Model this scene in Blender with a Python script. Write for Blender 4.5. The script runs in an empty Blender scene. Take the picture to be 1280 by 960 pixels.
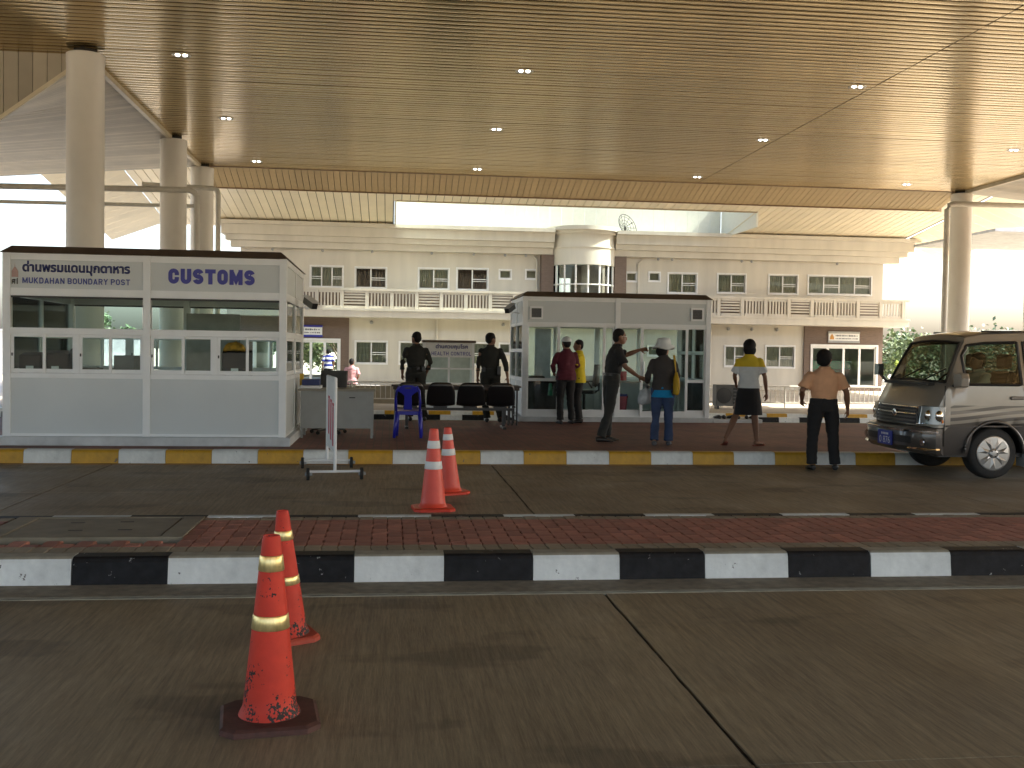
import bpy, bmesh, math, random
from mathutils import Vector, Matrix, noise
random.seed(7)
R = math.radians
SC = bpy.context.scene
COL = SC.collection

# ------------------------------------------------------------------ camera, sky, sun, exposure
YAW, PITCH, ROLL, EYE = R(6.7), math.atan(40 / 1300), 0.0150, 1.55
fwd = Vector((math.sin(YAW) * math.cos(PITCH), math.cos(YAW) * math.cos(PITCH), -math.sin(PITCH)))
r0 = Vector((math.cos(YAW), -math.sin(YAW), 0)); u0 = r0.cross(fwd)
cr = r0 * math.cos(ROLL) + u0 * math.sin(ROLL)
cu = -r0 * math.sin(ROLL) + u0 * math.cos(ROLL)
cam = bpy.data.cameras.new('camera'); camo = bpy.data.objects.new('camera', cam); COL.objects.link(camo)
camo.matrix_world = Matrix(((cr.x, cu.x, -fwd.x, 0), (cr.y, cu.y, -fwd.y, 0), (cr.z, cu.z, -fwd.z, EYE), (0, 0, 0, 1)))
cam.sensor_width = 36; cam.lens = 1300 / 1280 * 36; cam.clip_end = 3000; cam.clip_start = .05
SC.camera = camo
SUN_EL, SUN_ROT = R(50), R(96)
w = bpy.data.worlds.new('World'); SC.world = w; w.use_nodes = True
nt = w.node_tree; bg = nt.nodes['Background']
sky = nt.nodes.new('ShaderNodeTexSky'); sky.sky_type = 'NISHITA'; sky.sun_disc = False
sky.sun_elevation = SUN_EL; sky.sun_rotation = SUN_ROT; sky.air_density = 1.0; sky.dust_density = 5.0; sky.ozone_density = .6
nt.links.new(sky.outputs[0], bg.inputs[0]); bg.inputs[1].default_value = .15
sl = bpy.data.lights.new('sun', 'SUN'); sl.energy = 3.2; sl.angle = R(.5); sl.color = (1, .95, .86)
so = bpy.data.objects.new('sun', sl); COL.objects.link(so)
sd = Vector((math.sin(SUN_ROT) * math.cos(SUN_EL), math.cos(SUN_ROT) * math.cos(SUN_EL), math.sin(SUN_EL)))
so.rotation_euler = sd.to_track_quat('Z', 'Y').to_euler(); so.location = (0, 0, 40)
SC.view_settings.view_transform = 'Standard'; SC.view_settings.look = 'None'
SC.view_settings.gamma = 1; SC.view_settings.use_curve_mapping = False
SC.view_settings.exposure = 2.45
SC.cycles.use_denoising = True
SC.cycles.max_bounces = 12; SC.cycles.diffuse_bounces = 6; SC.cycles.glossy_bounces = 5; SC.cycles.transparent_max_bounces = 24
SC.cycles.sample_clamp_indirect = 6; SC.cycles.caustics_reflective = False; SC.cycles.caustics_refractive = False

# ------------------------------------------------------------------ materials
MATS = {}
def mat(name, col, rough=.6, metal=0., var=.12, scale=6., bump=0., bscale=80., rand=0., spec=.5, coat=0., stretch=(1, 1, 1), dirt=0.):
    if name in MATS: return MATS[name]
    m = bpy.data.materials.new(name); m.use_nodes = True
    n, l = m.node_tree.nodes, m.node_tree.links; b = n['Principled BSDF']
    b.inputs['Roughness'].default_value = rough; b.inputs['Metallic'].default_value = metal
    b.inputs['Specular IOR Level'].default_value = spec; b.inputs['Coat Weight'].default_value = coat
    tc = n.new('ShaderNodeTexCoord'); mp = n.new('ShaderNodeMapping'); mp.inputs['Scale'].default_value = stretch
    l.new(tc.outputs['Object'], mp.inputs[0])
    nz = n.new('ShaderNodeTexNoise'); nz.inputs['Scale'].default_value = scale; nz.inputs['Detail'].default_value = 5
    l.new(mp.outputs[0], nz.inputs['Vector'])
    mr = n.new('ShaderNodeMapRange'); mr.inputs[1].default_value = .3; mr.inputs[2].default_value = .7
    mr.inputs[3].default_value = 1 - var; mr.inputs[4].default_value = 1 + var
    l.new(nz.outputs[0], mr.inputs[0])
    val = mr.outputs[0]
    if rand:
        oi = n.new('ShaderNodeObjectInfo'); rr = n.new('ShaderNodeMapRange')
        rr.inputs[3].default_value = 1 - rand; rr.inputs[4].default_value = 1 + rand
        l.new(oi.outputs['Random'], rr.inputs[0])
        mu = n.new('ShaderNodeMath'); mu.operation = 'MULTIPLY'; l.new(val, mu.inputs[0]); l.new(rr.outputs[0], mu.inputs[1]); val = mu.outputs[0]
    if dirt:
        n2 = n.new('ShaderNodeTexNoise'); n2.inputs['Scale'].default_value = scale * .23; n2.inputs['Detail'].default_value = 7; n2.inputs['Roughness'].default_value = .65
        l.new(mp.outputs[0], n2.inputs['Vector'])
        m2 = n.new('ShaderNodeMapRange'); m2.inputs[1].default_value = .42; m2.inputs[2].default_value = .68; m2.inputs[3].default_value = 1; m2.inputs[4].default_value = 1 - dirt
        l.new(n2.outputs[0], m2.inputs[0])
        mu = n.new('ShaderNodeMath'); mu.operation = 'MULTIPLY'; l.new(val, mu.inputs[0]); l.new(m2.outputs[0], mu.inputs[1]); val = mu.outputs[0]
    vm = n.new('ShaderNodeVectorMath'); vm.operation = 'SCALE'; vm.inputs[0].default_value = col[:3]; l.new(val, vm.inputs['Scale'])
    l.new(vm.outputs[0], b.inputs['Base Color'])
    if bump:
        nb = n.new('ShaderNodeTexNoise'); nb.inputs['Scale'].default_value = bscale; nb.inputs['Detail'].default_value = 3
        l.new(mp.outputs[0], nb.inputs['Vector'])
        bp = n.new('ShaderNodeBump'); bp.inputs['Strength'].default_value = bump; bp.inputs['Distance'].default_value = .01
        l.new(nb.outputs[0], bp.inputs['Height']); l.new(bp.outputs[0], b.inputs['Normal'])
    MATS[name] = m; return m

def glassmat(name, tint=(.9, .95, .93), ior=1.45, rough=0.):
    m = bpy.data.materials.new(name); m.use_nodes = True; n, l = m.node_tree.nodes, m.node_tree.links
    n.remove(n['Principled BSDF']); out = n['Material Output']
    t = n.new('ShaderNodeBsdfTransparent'); t.inputs[0].default_value = (*tint, 1)
    g = n.new('ShaderNodeBsdfGlossy'); g.inputs['Roughness'].default_value = rough
    fr = n.new('ShaderNodeFresnel'); fr.inputs[0].default_value = ior
    mx = n.new('ShaderNodeMixShader'); l.new(fr.outputs[0], mx.inputs[0]); l.new(t.outputs[0], mx.inputs[1]); l.new(g.outputs[0], mx.inputs[2])
    l.new(mx.outputs[0], out.inputs[0]); return m

def emitmat(name, col, s):
    m = bpy.data.materials.new(name); m.use_nodes = True; b = m.node_tree.nodes['Principled BSDF']
    b.inputs['Base Color'].default_value = (*col, 1); b.inputs['Emission Color'].default_value = (*col, 1); b.inputs['Emission Strength'].default_value = s
    return m

def roadmat(name, col):
    """broom-finished concrete: fine streaks along one axis, oil patches, tyre wear"""
    m = bpy.data.materials.new(name); m.use_nodes = True; n, l = m.node_tree.nodes, m.node_tree.links; b = n['Principled BSDF']
    g = n.new('ShaderNodeNewGeometry')
    def nz(scale, st, det=5, ro=.6):
        mp = n.new('ShaderNodeMapping'); mp.inputs['Scale'].default_value = st; l.new(g.outputs['Position'], mp.inputs[0])
        t = n.new('ShaderNodeTexNoise'); t.inputs['Scale'].default_value = scale; t.inputs['Detail'].default_value = det; t.inputs['Roughness'].default_value = ro
        l.new(mp.outputs[0], t.inputs['Vector']); return t.outputs[0]
    def rng(s, a, c, lo, hi):
        r = n.new('ShaderNodeMapRange'); r.inputs[1].default_value = a; r.inputs[2].default_value = c; r.inputs[3].default_value = lo; r.inputs[4].default_value = hi
        l.new(s, r.inputs[0]); return r.outputs[0]
    def mul(a, c):
        q = n.new('ShaderNodeMath'); q.operation = 'MULTIPLY'; l.new(a, q.inputs[0]); l.new(c, q.inputs[1]); return q.outputs[0]
    streak = nz(7, (5, .22, 1), 4); fine = nz(60, (1.6, .12, 1), 3)
    v = mul(rng(streak, .3, .7, .74, 1.26), rng(fine, .3, .7, .84, 1.18))
    v = mul(v, rng(nz(.55, (1.6, .5, 1), 6, .6), .3, .72, 1.22, .74))
    v = mul(v, rng(nz(1.1, (.7, 1.35, 1), 4, .5), .575, .63, 1.0, .70))
    v = mul(v, rng(nz(120, (1, 1, 1), 2), .2, .8, .9, 1.1))
    vm = n.new('ShaderNodeVectorMath'); vm.operation = 'SCALE'; vm.inputs[0].default_value = col; l.new(v, vm.inputs['Scale'])
    l.new(vm.outputs[0], b.inputs['Base Color'])
    l.new(rng(nz(1.1, (1, 1, 1), 5), .3, .7, .5, .78), b.inputs['Roughness'])
    bp = n.new('ShaderNodeBump'); bp.inputs['Strength'].default_value = .35; bp.inputs['Distance'].default_value = .004
    l.new(fine, bp.inputs['Height']); l.new(bp.outputs[0], b.inputs['Normal'])
    return m

def brickmat(name, c1, c2, mortar, sx, sy):
    m = bpy.data.materials.new(name); m.use_nodes = True; n, l = m.node_tree.nodes, m.node_tree.links; b = n['Principled BSDF']
    g = n.new('ShaderNodeNewGeometry'); sp = n.new('ShaderNodeSeparateXYZ'); l.new(g.outputs['Position'], sp.inputs[0])
    cb = n.new('ShaderNodeCombineXYZ'); l.new(sp.outputs['Y'], cb.inputs[0]); l.new(sp.outputs['X'], cb.inputs[1])
    br = n.new('ShaderNodeTexBrick'); br.inputs['Scale'].default_value = 1; br.inputs['Brick Width'].default_value = sx; br.inputs['Row Height'].default_value = sy
    br.inputs['Mortar Size'].default_value = .006; br.inputs['Color1'].default_value = (*c1, 1); br.inputs['Color2'].default_value = (*c2, 1); br.inputs['Mortar'].default_value = (*mortar, 1)
    l.new(cb.outputs[0], br.inputs['Vector'])
    nz = n.new('ShaderNodeTexNoise'); nz.inputs['Scale'].default_value = .9; nz.inputs['Detail'].default_value = 6; l.new(g.outputs['Position'], nz.inputs['Vector'])
    mr = n.new('ShaderNodeMapRange'); mr.inputs[1].default_value = .3; mr.inputs[2].default_value = .7; mr.inputs[3].default_value = .7; mr.inputs[4].default_value = 1.25; l.new(nz.outputs[0], mr.inputs[0])
    vm = n.new('ShaderNodeVectorMath'); vm.operation = 'SCALE'; l.new(br.outputs[0], vm.inputs[0]); l.new(mr.outputs[0], vm.inputs['Scale'])
    l.new(vm.outputs[0], b.inputs['Base Color']); b.inputs['Roughness'].default_value = .7
    bp = n.new('ShaderNodeBump'); bp.inputs['Strength'].default_value = .5; bp.inputs['Distance'].default_value = .005
    l.new(br.outputs['Fac'], bp.inputs['Height']); bp.invert = True; l.new(bp.outputs[0], b.inputs['Normal'])
    return m

# ------------------------------------------------------------------ mesh helpers
SCRATCH = bpy.data.scenes.new('scratch')
def evaluated_mesh(o):
    """mesh of an object with its modifiers applied, worked out in an otherwise empty scene; removes the object"""
    SCRATCH.collection.objects.link(o)
    with bpy.context.temp_override(scene=SCRATCH, view_layer=SCRATCH.view_layers[0]):
        me = bpy.data.meshes.new_from_object(o.evaluated_get(bpy.context.evaluated_depsgraph_get()))
    bpy.data.objects.remove(o)
    return me
OFF = {}
class MB:
    def __init__(s): s.v = []; s.f = []; s.mi = []; s.m = 0
    def add(s, vs, fs):
        o = len(s.v); s.v += [Vector(p) for p in vs]; s.f += [tuple(i + o for i in f) for f in fs]; s.mi += [s.m] * len(fs); return s
    def box(s, x0, x1, y0, y1, z0, z1):
        return s.add([(x0, y0, z0), (x1, y0, z0), (x1, y1, z0), (x0, y1, z0), (x0, y0, z1), (x1, y0, z1), (x1, y1, z1), (x0, y1, z1)],
                     [(0, 3, 2, 1), (4, 5, 6, 7), (0, 1, 5, 4), (1, 2, 6, 5), (2, 3, 7, 6), (3, 0, 4, 7)])
    def tube(s, pts, r, n=10, ry=None, cap=True, up=(0, 0, 1)):
        pts = [Vector(p) for p in pts]; rs = r if isinstance(r, (list, tuple)) else [r] * len(pts)
        rys = rs if ry is None else (ry if isinstance(ry, (list, tuple)) else [ry] * len(pts))
        vs, fs = [], []
        for i, p in enumerate(pts):
            a = pts[max(i - 1, 0)]; b = pts[min(i + 1, len(pts) - 1)]; t = (b - a).normalized()
            u = Vector(up)
            if abs(t.dot(u)) > .97: u = Vector((1, 0, 0))
            sx = t.cross(u).normalized(); sy = sx.cross(t)
            for k in range(n):
                q = 2 * math.pi * k / n; vs.append(p + sx * math.cos(q) * rs[i] + sy * math.sin(q) * rys[i])
        for i in range(len(pts) - 1):
            for k in range(n):
                k2 = (k + 1) % n; fs.append((i * n + k, i * n + k2, (i + 1) * n + k2, (i + 1) * n + k))
        if cap: fs.append(tuple(range(n - 1, -1, -1))); fs.append(tuple((len(pts) - 1) * n + k for k in range(n)))
        # orient outwards
        return s.add(vs, [tuple(reversed(f)) for f in fs])
    def bar(s, p0, p1, w, h):
        p0, p1 = Vector(p0), Vector(p1); t = (p1 - p0).normalized(); u = Vector((0, 0, 1))
        if abs(t.z) > .97: u = Vector((0, 1, 0))
        a = t.cross(u).normalized() * w / 2; b = a.cross(t).normalized() * h / 2
        vs = [p + x for p in (p0, p1) for x in (-a - b, a - b, a + b, -a + b)]
        return s.add(vs, [(0, 3, 2, 1), (4, 5, 6, 7), (0, 1, 5, 4), (1, 2, 6, 5), (2, 3, 7, 6), (3, 0, 4, 7)])
    def lathe(s, c, prof, n=32, axis='z'):
        vs, fs = [], []
        for (r, z) in prof:
            for k in range(n):
                q = 2 * math.pi * k / n
                if axis == 'z': vs.append((c[0] + r * math.cos(q), c[1] + r * math.sin(q), c[2] + z))
                elif axis == 'y': vs.append((c[0] + r * math.cos(q), c[1] + z, c[2] + r * math.sin(q)))
                else: vs.append((c[0] + z, c[1] + r * math.cos(q), c[2] + r * math.sin(q)))
        for i in range(len(prof) - 1):
            for k in range(n):
                k2 = (k + 1) % n; fs.append((i * n + k, i * n + k2, (i + 1) * n + k2, (i + 1) * n + k))
        fs.append(tuple(range(n - 1, -1, -1))); fs.append(tuple((len(prof) - 1) * n + k for k in range(n)))
        return s.add(vs, fs)
    def ell(s, c, rx, ry, rz, n=14, m=9):
        prof = [(math.sin(math.pi * (i + .0) / m), -math.cos(math.pi * i / m)) for i in range(m + 1)]
        prof[0] = (.02, -1); prof[-1] = (.02, 1)
        vs, fs = [], []
        for (r, z) in prof:
            for k in range(n):
                q = 2 * math.pi * k / n; vs.append((c[0] + rx * r * math.cos(q), c[1] + ry * r * math.sin(q), c[2] + rz * z))
        for i in range(m):
            for k in range(n):
                k2 = (k + 1) % n; fs.append((i * n + k, i * n + k2, (i + 1) * n + k2, (i + 1) * n + k))
        fs.append(tuple(range(n - 1, -1, -1))); fs.append(tuple(m * n + k for k in range(n)))
        return s.add(vs, fs)
    def prism(s, poly, y0, y1):
        """poly of (x, z), extruded along y"""
        n = len(poly); vs = [(x, y0, z) for x, z in poly] + [(x, y1, z) for x, z in poly]
        return s.add(vs, [tuple(range(n)), tuple(range(2 * n - 1, n - 1, -1))] + [(i, i + n, (i + 1) % n + n, (i + 1) % n) for i in range(n)])
    def mesh(s, name, mats, off=(0, 0, 0), smooth=False, fix=True):
        me = bpy.data.meshes.new(name); o = Vector(off)
        me.from_pydata([p - o for p in s.v], [], s.f); 
        for m in (mats if isinstance(mats, (list, tuple)) else [mats]): me.materials.append(m)
        me.polygons.foreach_set('material_index', s.mi)
        if fix:
            bm = bmesh.new(); bm.from_mesh(me); bmesh.ops.recalc_face_normals(bm, faces=bm.faces); bm.to_mesh(me); bm.free()
        if smooth: me.polygons.foreach_set('use_smooth', [True] * len(me.polygons))
        me.update(); return me
    def build(s, name, mats, parent=None, bevel=0, smooth=False, local=False, seg=2, fix=True, auto=None):
        off = Vector((0, 0, 0))
        if parent is not None and not local: off = OFF.get(parent.name, Vector((0, 0, 0)))
        o = bpy.data.objects.new(name, s.mesh(name, mats, off, smooth, fix)); COL.objects.link(o)
        if parent is not None: o.parent = parent; OFF[o.name] = off
        if bevel:
            md = o.modifiers.new('bevel', 'BEVEL'); md.width = bevel; md.segments = seg; md.limit_method = 'ANGLE'; md.angle_limit = R(40)
        if auto:
            o.data.polygons.foreach_set('use_smooth', [True] * len(o.data.polygons))
            o.data.set_sharp_from_angle(angle=R(auto))
        return o

def tag(o, label=None, cat=None, group=None, kind=None):
    if label: o['label'] = label
    if cat: o['category'] = cat
    if group: o['group'] = group
    if kind: o['kind'] = kind
    return o
def thing(name, label, cat, loc=(0, 0, 0), rz=0, group=None):
    o = bpy.data.objects.new(name, None); COL.objects.link(o); o.location = loc; o.rotation_euler = (0, 0, rz); o.empty_display_size = .2
    OFF[o.name] = Vector(loc); return tag(o, label, cat, group)
def struct(name, mb, m, bevel=0): return tag(mb.build(name, m, bevel=bevel), kind='structure')
def inst(name, me, parent, loc, rot=(0, 0, 0), scale=(1, 1, 1)):
    o = bpy.data.objects.new(name, me); COL.objects.link(o); o.parent = parent
    off = OFF.get(parent.name, Vector((0, 0, 0))) if parent else Vector((0, 0, 0))
    o.location = Vector(loc) - off; o.rotation_euler = rot; o.scale = scale
    if parent: OFF[o.name] = off
    return o
def textmesh(name, body, mt, parent, x0, x1, z0, z1, y, res=3, facing=-1, axis='y', weight=.034):
    """flat print: text fitted into a rectangle facing -Y (or +-X)"""
    c = bpy.data.curves.new(name, 'FONT'); c.body = body; c.resolution_u = res; c.fill_mode = 'NONE'; c.bevel_depth = weight; c.bevel_resolution = 0
    me = evaluated_mesh(bpy.data.objects.new(name, c))
    xs = [v.co.x for v in me.vertices]; ys = [v.co.y for v in me.vertices]
    a, b, c0, d = min(xs), max(xs), min(ys), max(ys); off = OFF.get(parent.name, Vector((0, 0, 0)))
    for v in me.vertices:
        u = (v.co.x - a) / (b - a); q = (v.co.y - c0) / (d - c0)
        p = Vector((x0 + u * (x1 - x0), y - abs(v.co.z) * .03, z0 + q * (z1 - z0))) if axis == 'y' else Vector((y, x0 + u * (x1 - x0), z0 + q * (z1 - z0)))
        v.co = p - off
    me.materials.clear(); me.materials.append(mt)
    o = bpy.data.objects.new(name, me); COL.objects.link(o); o.parent = parent; OFF[o.name] = off
    return o
def strokes(mb, paths, wd, f, y):
    """flat lettering strokes; f maps (u,v) letter units to (x,z)"""
    for pts in paths:
        P = [Vector((*p, 0)) for p in pts]; closed = (P[0] - P[-1]).length < 1e-6
        if closed: P = P[:-1]
        n = len(P); L, Q = [], []
        for i in range(n):
            a = P[i - 1] if (i > 0 or closed) else None; b = P[(i + 1) % n] if (i < n - 1 or closed) else None
            t1 = (P[i] - a).normalized() if a is not None else None; t2 = (b - P[i]).normalized() if b is not None else None
            t1 = t1 or t2; t2 = t2 or t1; t = (t1 + t2).normalized(); nn = Vector((-t.y, t.x, 0)); k = wd / 2 / max(.45, nn.dot(Vector((-t1.y, t1.x, 0))))
            L.append(P[i] + nn * k); Q.append(P[i] - nn * k)
        vs = [(f(p.x, p.y)[0], y, f(p.x, p.y)[1]) for p in L + Q]
        mb.add(vs, [(i, (i + 1) % n, (i + 1) % n + n, i + n) for i in range(n if closed else n - 1)])

# ------------------------------------------------------------------ shared materials
concrete = roadmat('broomed_concrete', (.265, .20, .115))
concrete_far = roadmat('road_concrete', (.245, .19, .12))
m_joint = mat('joint_filler', (.035, .03, .024), .9, var=.4, scale=20)
m_kwhite = mat('kerb_white_paint', (.74, .74, .69), .55, var=.1, scale=9, bump=.25, bscale=40, dirt=.28)
m_kblack = mat('kerb_black_paint', (.010, .010, .011), .6, spec=.2, var=.5, scale=14, bump=.2, bscale=50)
m_kyel = mat('kerb_yellow_paint', (.56, .30, .012), .5, var=.16, scale=8, bump=.2, bscale=40, dirt=.35)
m_kraw = mat('kerb_raw_concrete', (.24, .2, .14), .85, var=.25, scale=12, bump=.3)
m_alu = mat('white_aluminium', (.86, .87, .86), .38, var=.04, scale=3)
m_panel = mat('grey_composite_panel', (.63, .66, .65), .42, var=.035, scale=1.3)
m_plinth = mat('plinth_paint', (.60, .61, .60), .6, var=.12, scale=5, dirt=.2)
m_browncap = mat('brown_roof_metal', (.10, .07, .05), .5, var=.15)
m_dark = mat('black_plastic', (.012, .012, .013), .35, var=.2)
m_rubber = mat('rubber', (.012, .012, .012), .75, var=.3, scale=30)
m_glass = glassmat('clear_glass', (.86, .92, .90), 1.35)
m_bglass = glassmat('booth_glass', (.88, .94, .93), 1.18)
m_blue = mat('blue_print', (.028, .03, .30), .4, var=.05)
m_white = mat('white_paint', (.78, .78, .76), .45, var=.05)
m_steel = mat('brushed_steel', (.55, .55, .54), .3, metal=1, var=.1)
m_grey = mat('grey_metal', (.33, .34, .34), .45, var=.08)
m_dkbrown = mat('dark_brown_wood', (.04, .024, .016), .45, var=.2)
m_fac = mat('facade_plaster', (.64, .60, .515), .8, var=.05, scale=2.2, bump=.08, bscale=30, stretch=(1, 1, .16), dirt=.13)
m_brown = mat('brown_cladding', (.15, .105, .08), .7, var=.18, scale=5, stretch=(1, 1, 8))
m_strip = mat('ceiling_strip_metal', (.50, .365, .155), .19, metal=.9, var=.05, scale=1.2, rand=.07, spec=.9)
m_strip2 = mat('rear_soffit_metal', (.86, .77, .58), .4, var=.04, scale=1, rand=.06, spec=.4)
m_lip = mat('lip_board_metal', (.56, .43, .235), .35, metal=.25, var=.05, rand=.06)
m_strip3 = mat('side_soffit_board', (.50, .45, .35), .45, var=.08, scale=2, rand=.16, spec=.5)
def chips(m, col, scale=16., th=.70, zmax=9.):
    '''worn spots where the paint has come off'''
    n, l = m.node_tree.nodes, m.node_tree.links; b = n['Principled BSDF']; src = b.inputs['Base Color'].links[0].from_socket
    g = n.new('ShaderNodeNewGeometry'); nz = n.new('ShaderNodeTexNoise'); nz.inputs['Scale'].default_value = scale; nz.inputs['Detail'].default_value = 6; nz.inputs['Roughness'].default_value = .7; l.new(g.outputs['Position'], nz.inputs['Vector'])
    gt = n.new('ShaderNodeMath'); gt.operation = 'GREATER_THAN'; gt.inputs[1].default_value = th; l.new(nz.outputs[0], gt.inputs[0])
    mx = n.new('ShaderNodeMix'); mx.data_type = 'RGBA'; l.new(gt.outputs[0], mx.inputs['Factor']); l.new(src, mx.inputs['A']); mx.inputs['B'].default_value = (*col, 1); l.new(mx.outputs['Result'], b.inputs['Base Color'])
chips(m_kblack, (.30, .30, .28), 13, .665); chips(m_kwhite, (.16, .145, .12), 12, .67); chips(m_kyel, (.16, .11, .05), 9, .655)
m_deck = mat('roof_deck', (.3, .3, .3), .8)
m_col = mat('column_paint', (.84, .81, .73), .5, var=.05, scale=.9, dirt=.08)
m_pipe = mat('pvc_pipe', (.70, .68, .60), .4, var=.06)
# ------------------------------------------------------------------ ground, roads, kerbs
m_ground = mat('dusty_ground', (.34, .30, .23), .9, var=.2, scale=.15, dirt=.25)
struct('ground', MB().add([(-700, -400, -.46), (700, -400, -.46), (700, 1200, -.46), (-700, 1200, -.46)], [(0, 1, 2, 3)]), m_ground)
def road(name, y0, y1, ysp, label_m):
    o = struct(name, MB().box(-45, 55, y0, y1, -.44, -.012), m_joint)
    xs = [-45, -38.6, -33.6, -28.6, -23.6, -18.6, -13.6, -8.6, -3.6, 1.39, 6.4, 11.4, 16.4, 21.4, 26.4, 31.4, 55]
    for a, b in zip(xs, xs[1:]):
        for c, d in zip(ysp, ysp[1:]):
            mb = MB(); g = .007
            # slab with a slightly ragged edge along its joints
            n = 26; pts = []
            for i in range(n): pts.append((a + g + (b - a - 2 * g) * i / n, c + g * .6))
            for i in range(n): pts.append((b - g - abs(noise.noise((b, c + i * .37, 1))) * .012, c + g * .6 + (d - c - 1.2 * g) * i / n))
            for i in range(n): pts.append((b - g - (b - a - 2 * g) * i / n, d - g * .6))
            for i in range(n): pts.append((a + g + abs(noise.noise((a, d - i * .37, 5))) * .012, d - g * .6 - (d - c - 1.2 * g) * i / n))
            k = len(pts)
            mb.add([(x, y, 0) for x, y in pts] + [(x, y, -.02) for x, y in pts], [tuple(range(k))] + [(i, i + k, (i + 1) % k + k, (i + 1) % k) for i in range(k)])
            mb.build('concrete_slab', label_m, o)
    return o
near_road = road('near_road', -30, 6.95, [-30, -20, -12.24, -8.24, -4.24, -.24, 3.76, 6.62], concrete)
MB().box(-45, 55, 6.625, 6.95, -.02, .003).build('gutter', m_kraw, near_road)
MB().box(-45, 55, 6.555, 6.605, -.01, .004).build('edge_line', mat('pale_line', (.36, .33, .25), .8, var=.3, scale=14, stretch=(.4, 1, 1)), near_road)
far_road = road('far_road', 8.75, 14.2, [8.75, 11.4, 14.2], concrete_far)
MB().box(-45, 55, 14.08, 14.195, -.01, .004).build('paint_spill', mat('orange_spill', (.27, .14, .035), .8, var=.35, scale=10, stretch=(.3, 1, 1)), far_road)
struct('rear_road', MB().box(-60, 70, 20.7, 29.3, -.46, -.42), roadmat('rear_concrete', (.24, .20, .15)))
plaza = struct('plaza_pavement', MB().box(-60, 80, 29.62, 90, -.455, -.15), mat('plaza_concrete', (.34, .30, .235), .8, var=.12, scale=1.5, dirt=.15))

def kerb_block_mesh(L, d, h, m, back=False, cap=None):
    # cross-section with rounded front top edge, slight batter
    sec = [(0, 0), (.012, h * .5), (.018, h - .035), (.03, h - .012), (.05, h), (d, h), (d, 0)]
    if back: sec = [(d - y, z) for y, z in reversed(sec)]
    mb = MB(); n = len(sec); N = 3
    vs = [(x, y, z) for x in (.0025, L / 2, L - .0025) for y, z in sec]
    fs = [tuple(range(n)), tuple(range(N * n - 1, (N - 1) * n - 1, -1))]
    for i in range(N - 1):
        for k in range(n): fs.append((i * n + k, (i + 1) * n + k, (i + 1) * n + (k + 1) % n, i * n + (k + 1) % n))
    mb.add(vs, fs); me = mb.mesh('kerb_block', [m] + ([cap] if cap else []))
    if cap:
        for p in me.polygons:
            if p.normal.z > .75 and p.center.z > h - .006: p.material_index = 1
    return me
def kerb(name, x0, P, n, y, d, h, z, mA, mB, firstA=True, back=False, cap=None, capB=None):
    o = tag(bpy.data.objects.new(name, None), kind='structure'); COL.objects.link(o); o.location = (x0, y, z); OFF[o.name] = Vector((x0, y, z))
    A, B = kerb_block_mesh(P, d, h, mA, back, cap), kerb_block_mesh(P, d, h, mB, back, capB)
    for i in range(n):
        inst('kerb_block', A if (i % 2 == 0) == firstA else B, o, (x0 + P * i, y + random.uniform(-.003, .003), z + random.uniform(-.002, .001)))
    return o
m_ktop = mat('worn_kerb_top', (.36, .31, .22), .8, var=.25, scale=9, dirt=.3)
kerb('near_kerb', -2.09 - .6 * 30, .602, 84, 6.95, .18, .18, 0, m_kblack, m_kwhite, capB=m_ktop)
kerb('median_rear_kerb', -2.67 - .605 * 30, .605, 84, 8.6, .15, .18, 0, m_kwhite, m_kblack, back=True)
kerb('island_kerb', -4.75 - .6 * 30, .6, 84, 14.2, .18, .18, 0, m_kwhite, m_kyel)
kerb('island_rear_kerb', -24, 1.0, 50, 20.5, .19, .58, -.4, m_kraw, m_kraw, back=True)
kerb('lower_far_kerb', -24, .62, 84, 29.3, .14, .17, -.42, m_kblack, m_kwhite)
kerb('upper_far_kerb', -23.7, .62, 84, 29.44, .18, .13, -.28, m_kyel, m_kwhite)
# median: concrete core, pavers, inspection pad
med = struct('median_core', MB().box(-45, 55, 7.13, 8.6, -.02, .125), m_joint)
m_pr = mat('red_paver', (.40, .155, .10), .75, var=.22, scale=12, rand=.22, bump=.3, dirt=.3)
m_pg = mat('grey_paver', (.30, .235, .15), .8, var=.2, scale=12, rand=.15, bump=.3, dirt=.2)
def paver_mesh(w, l, m):
    mb = MB(); b = .006; w2, l2 = w / 2 - .0012, l / 2 - .0012
    lo = [(-w2, -l2), (w2, -l2), (w2 + .006, -l2 * .33), (w2 - .004, l2 * .33), (w2, l2), (-w2, l2), (-w2 - .004, l2 * .33), (-w2 + .006, -l2 * .33)]
    n = len(lo)
    mb.add([(x, y, -.06) for x, y in lo] + [(x, y, -b) for x, y in lo] + [(x * (1 - b / w2), y * (1 - b / l2), 0) for x, y in lo],
           [tuple(range(2 * n, 3 * n))] + [(i + k * n, (i + 1) % n + k * n, (i + 1) % n + (k + 1) * n, i + (k + 1) * n) for k in (0, 1) for i in range(n)])
    return mb.mesh('paver', m)
PW, PL = .1125, .2225
mesh_r, mesh_g = paver_mesh(PW, PL, m_pr), paver_mesh(PW, .21, m_pg)
mesh_gb = paver_mesh(PW, .145, m_pg)
spots = []
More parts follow.
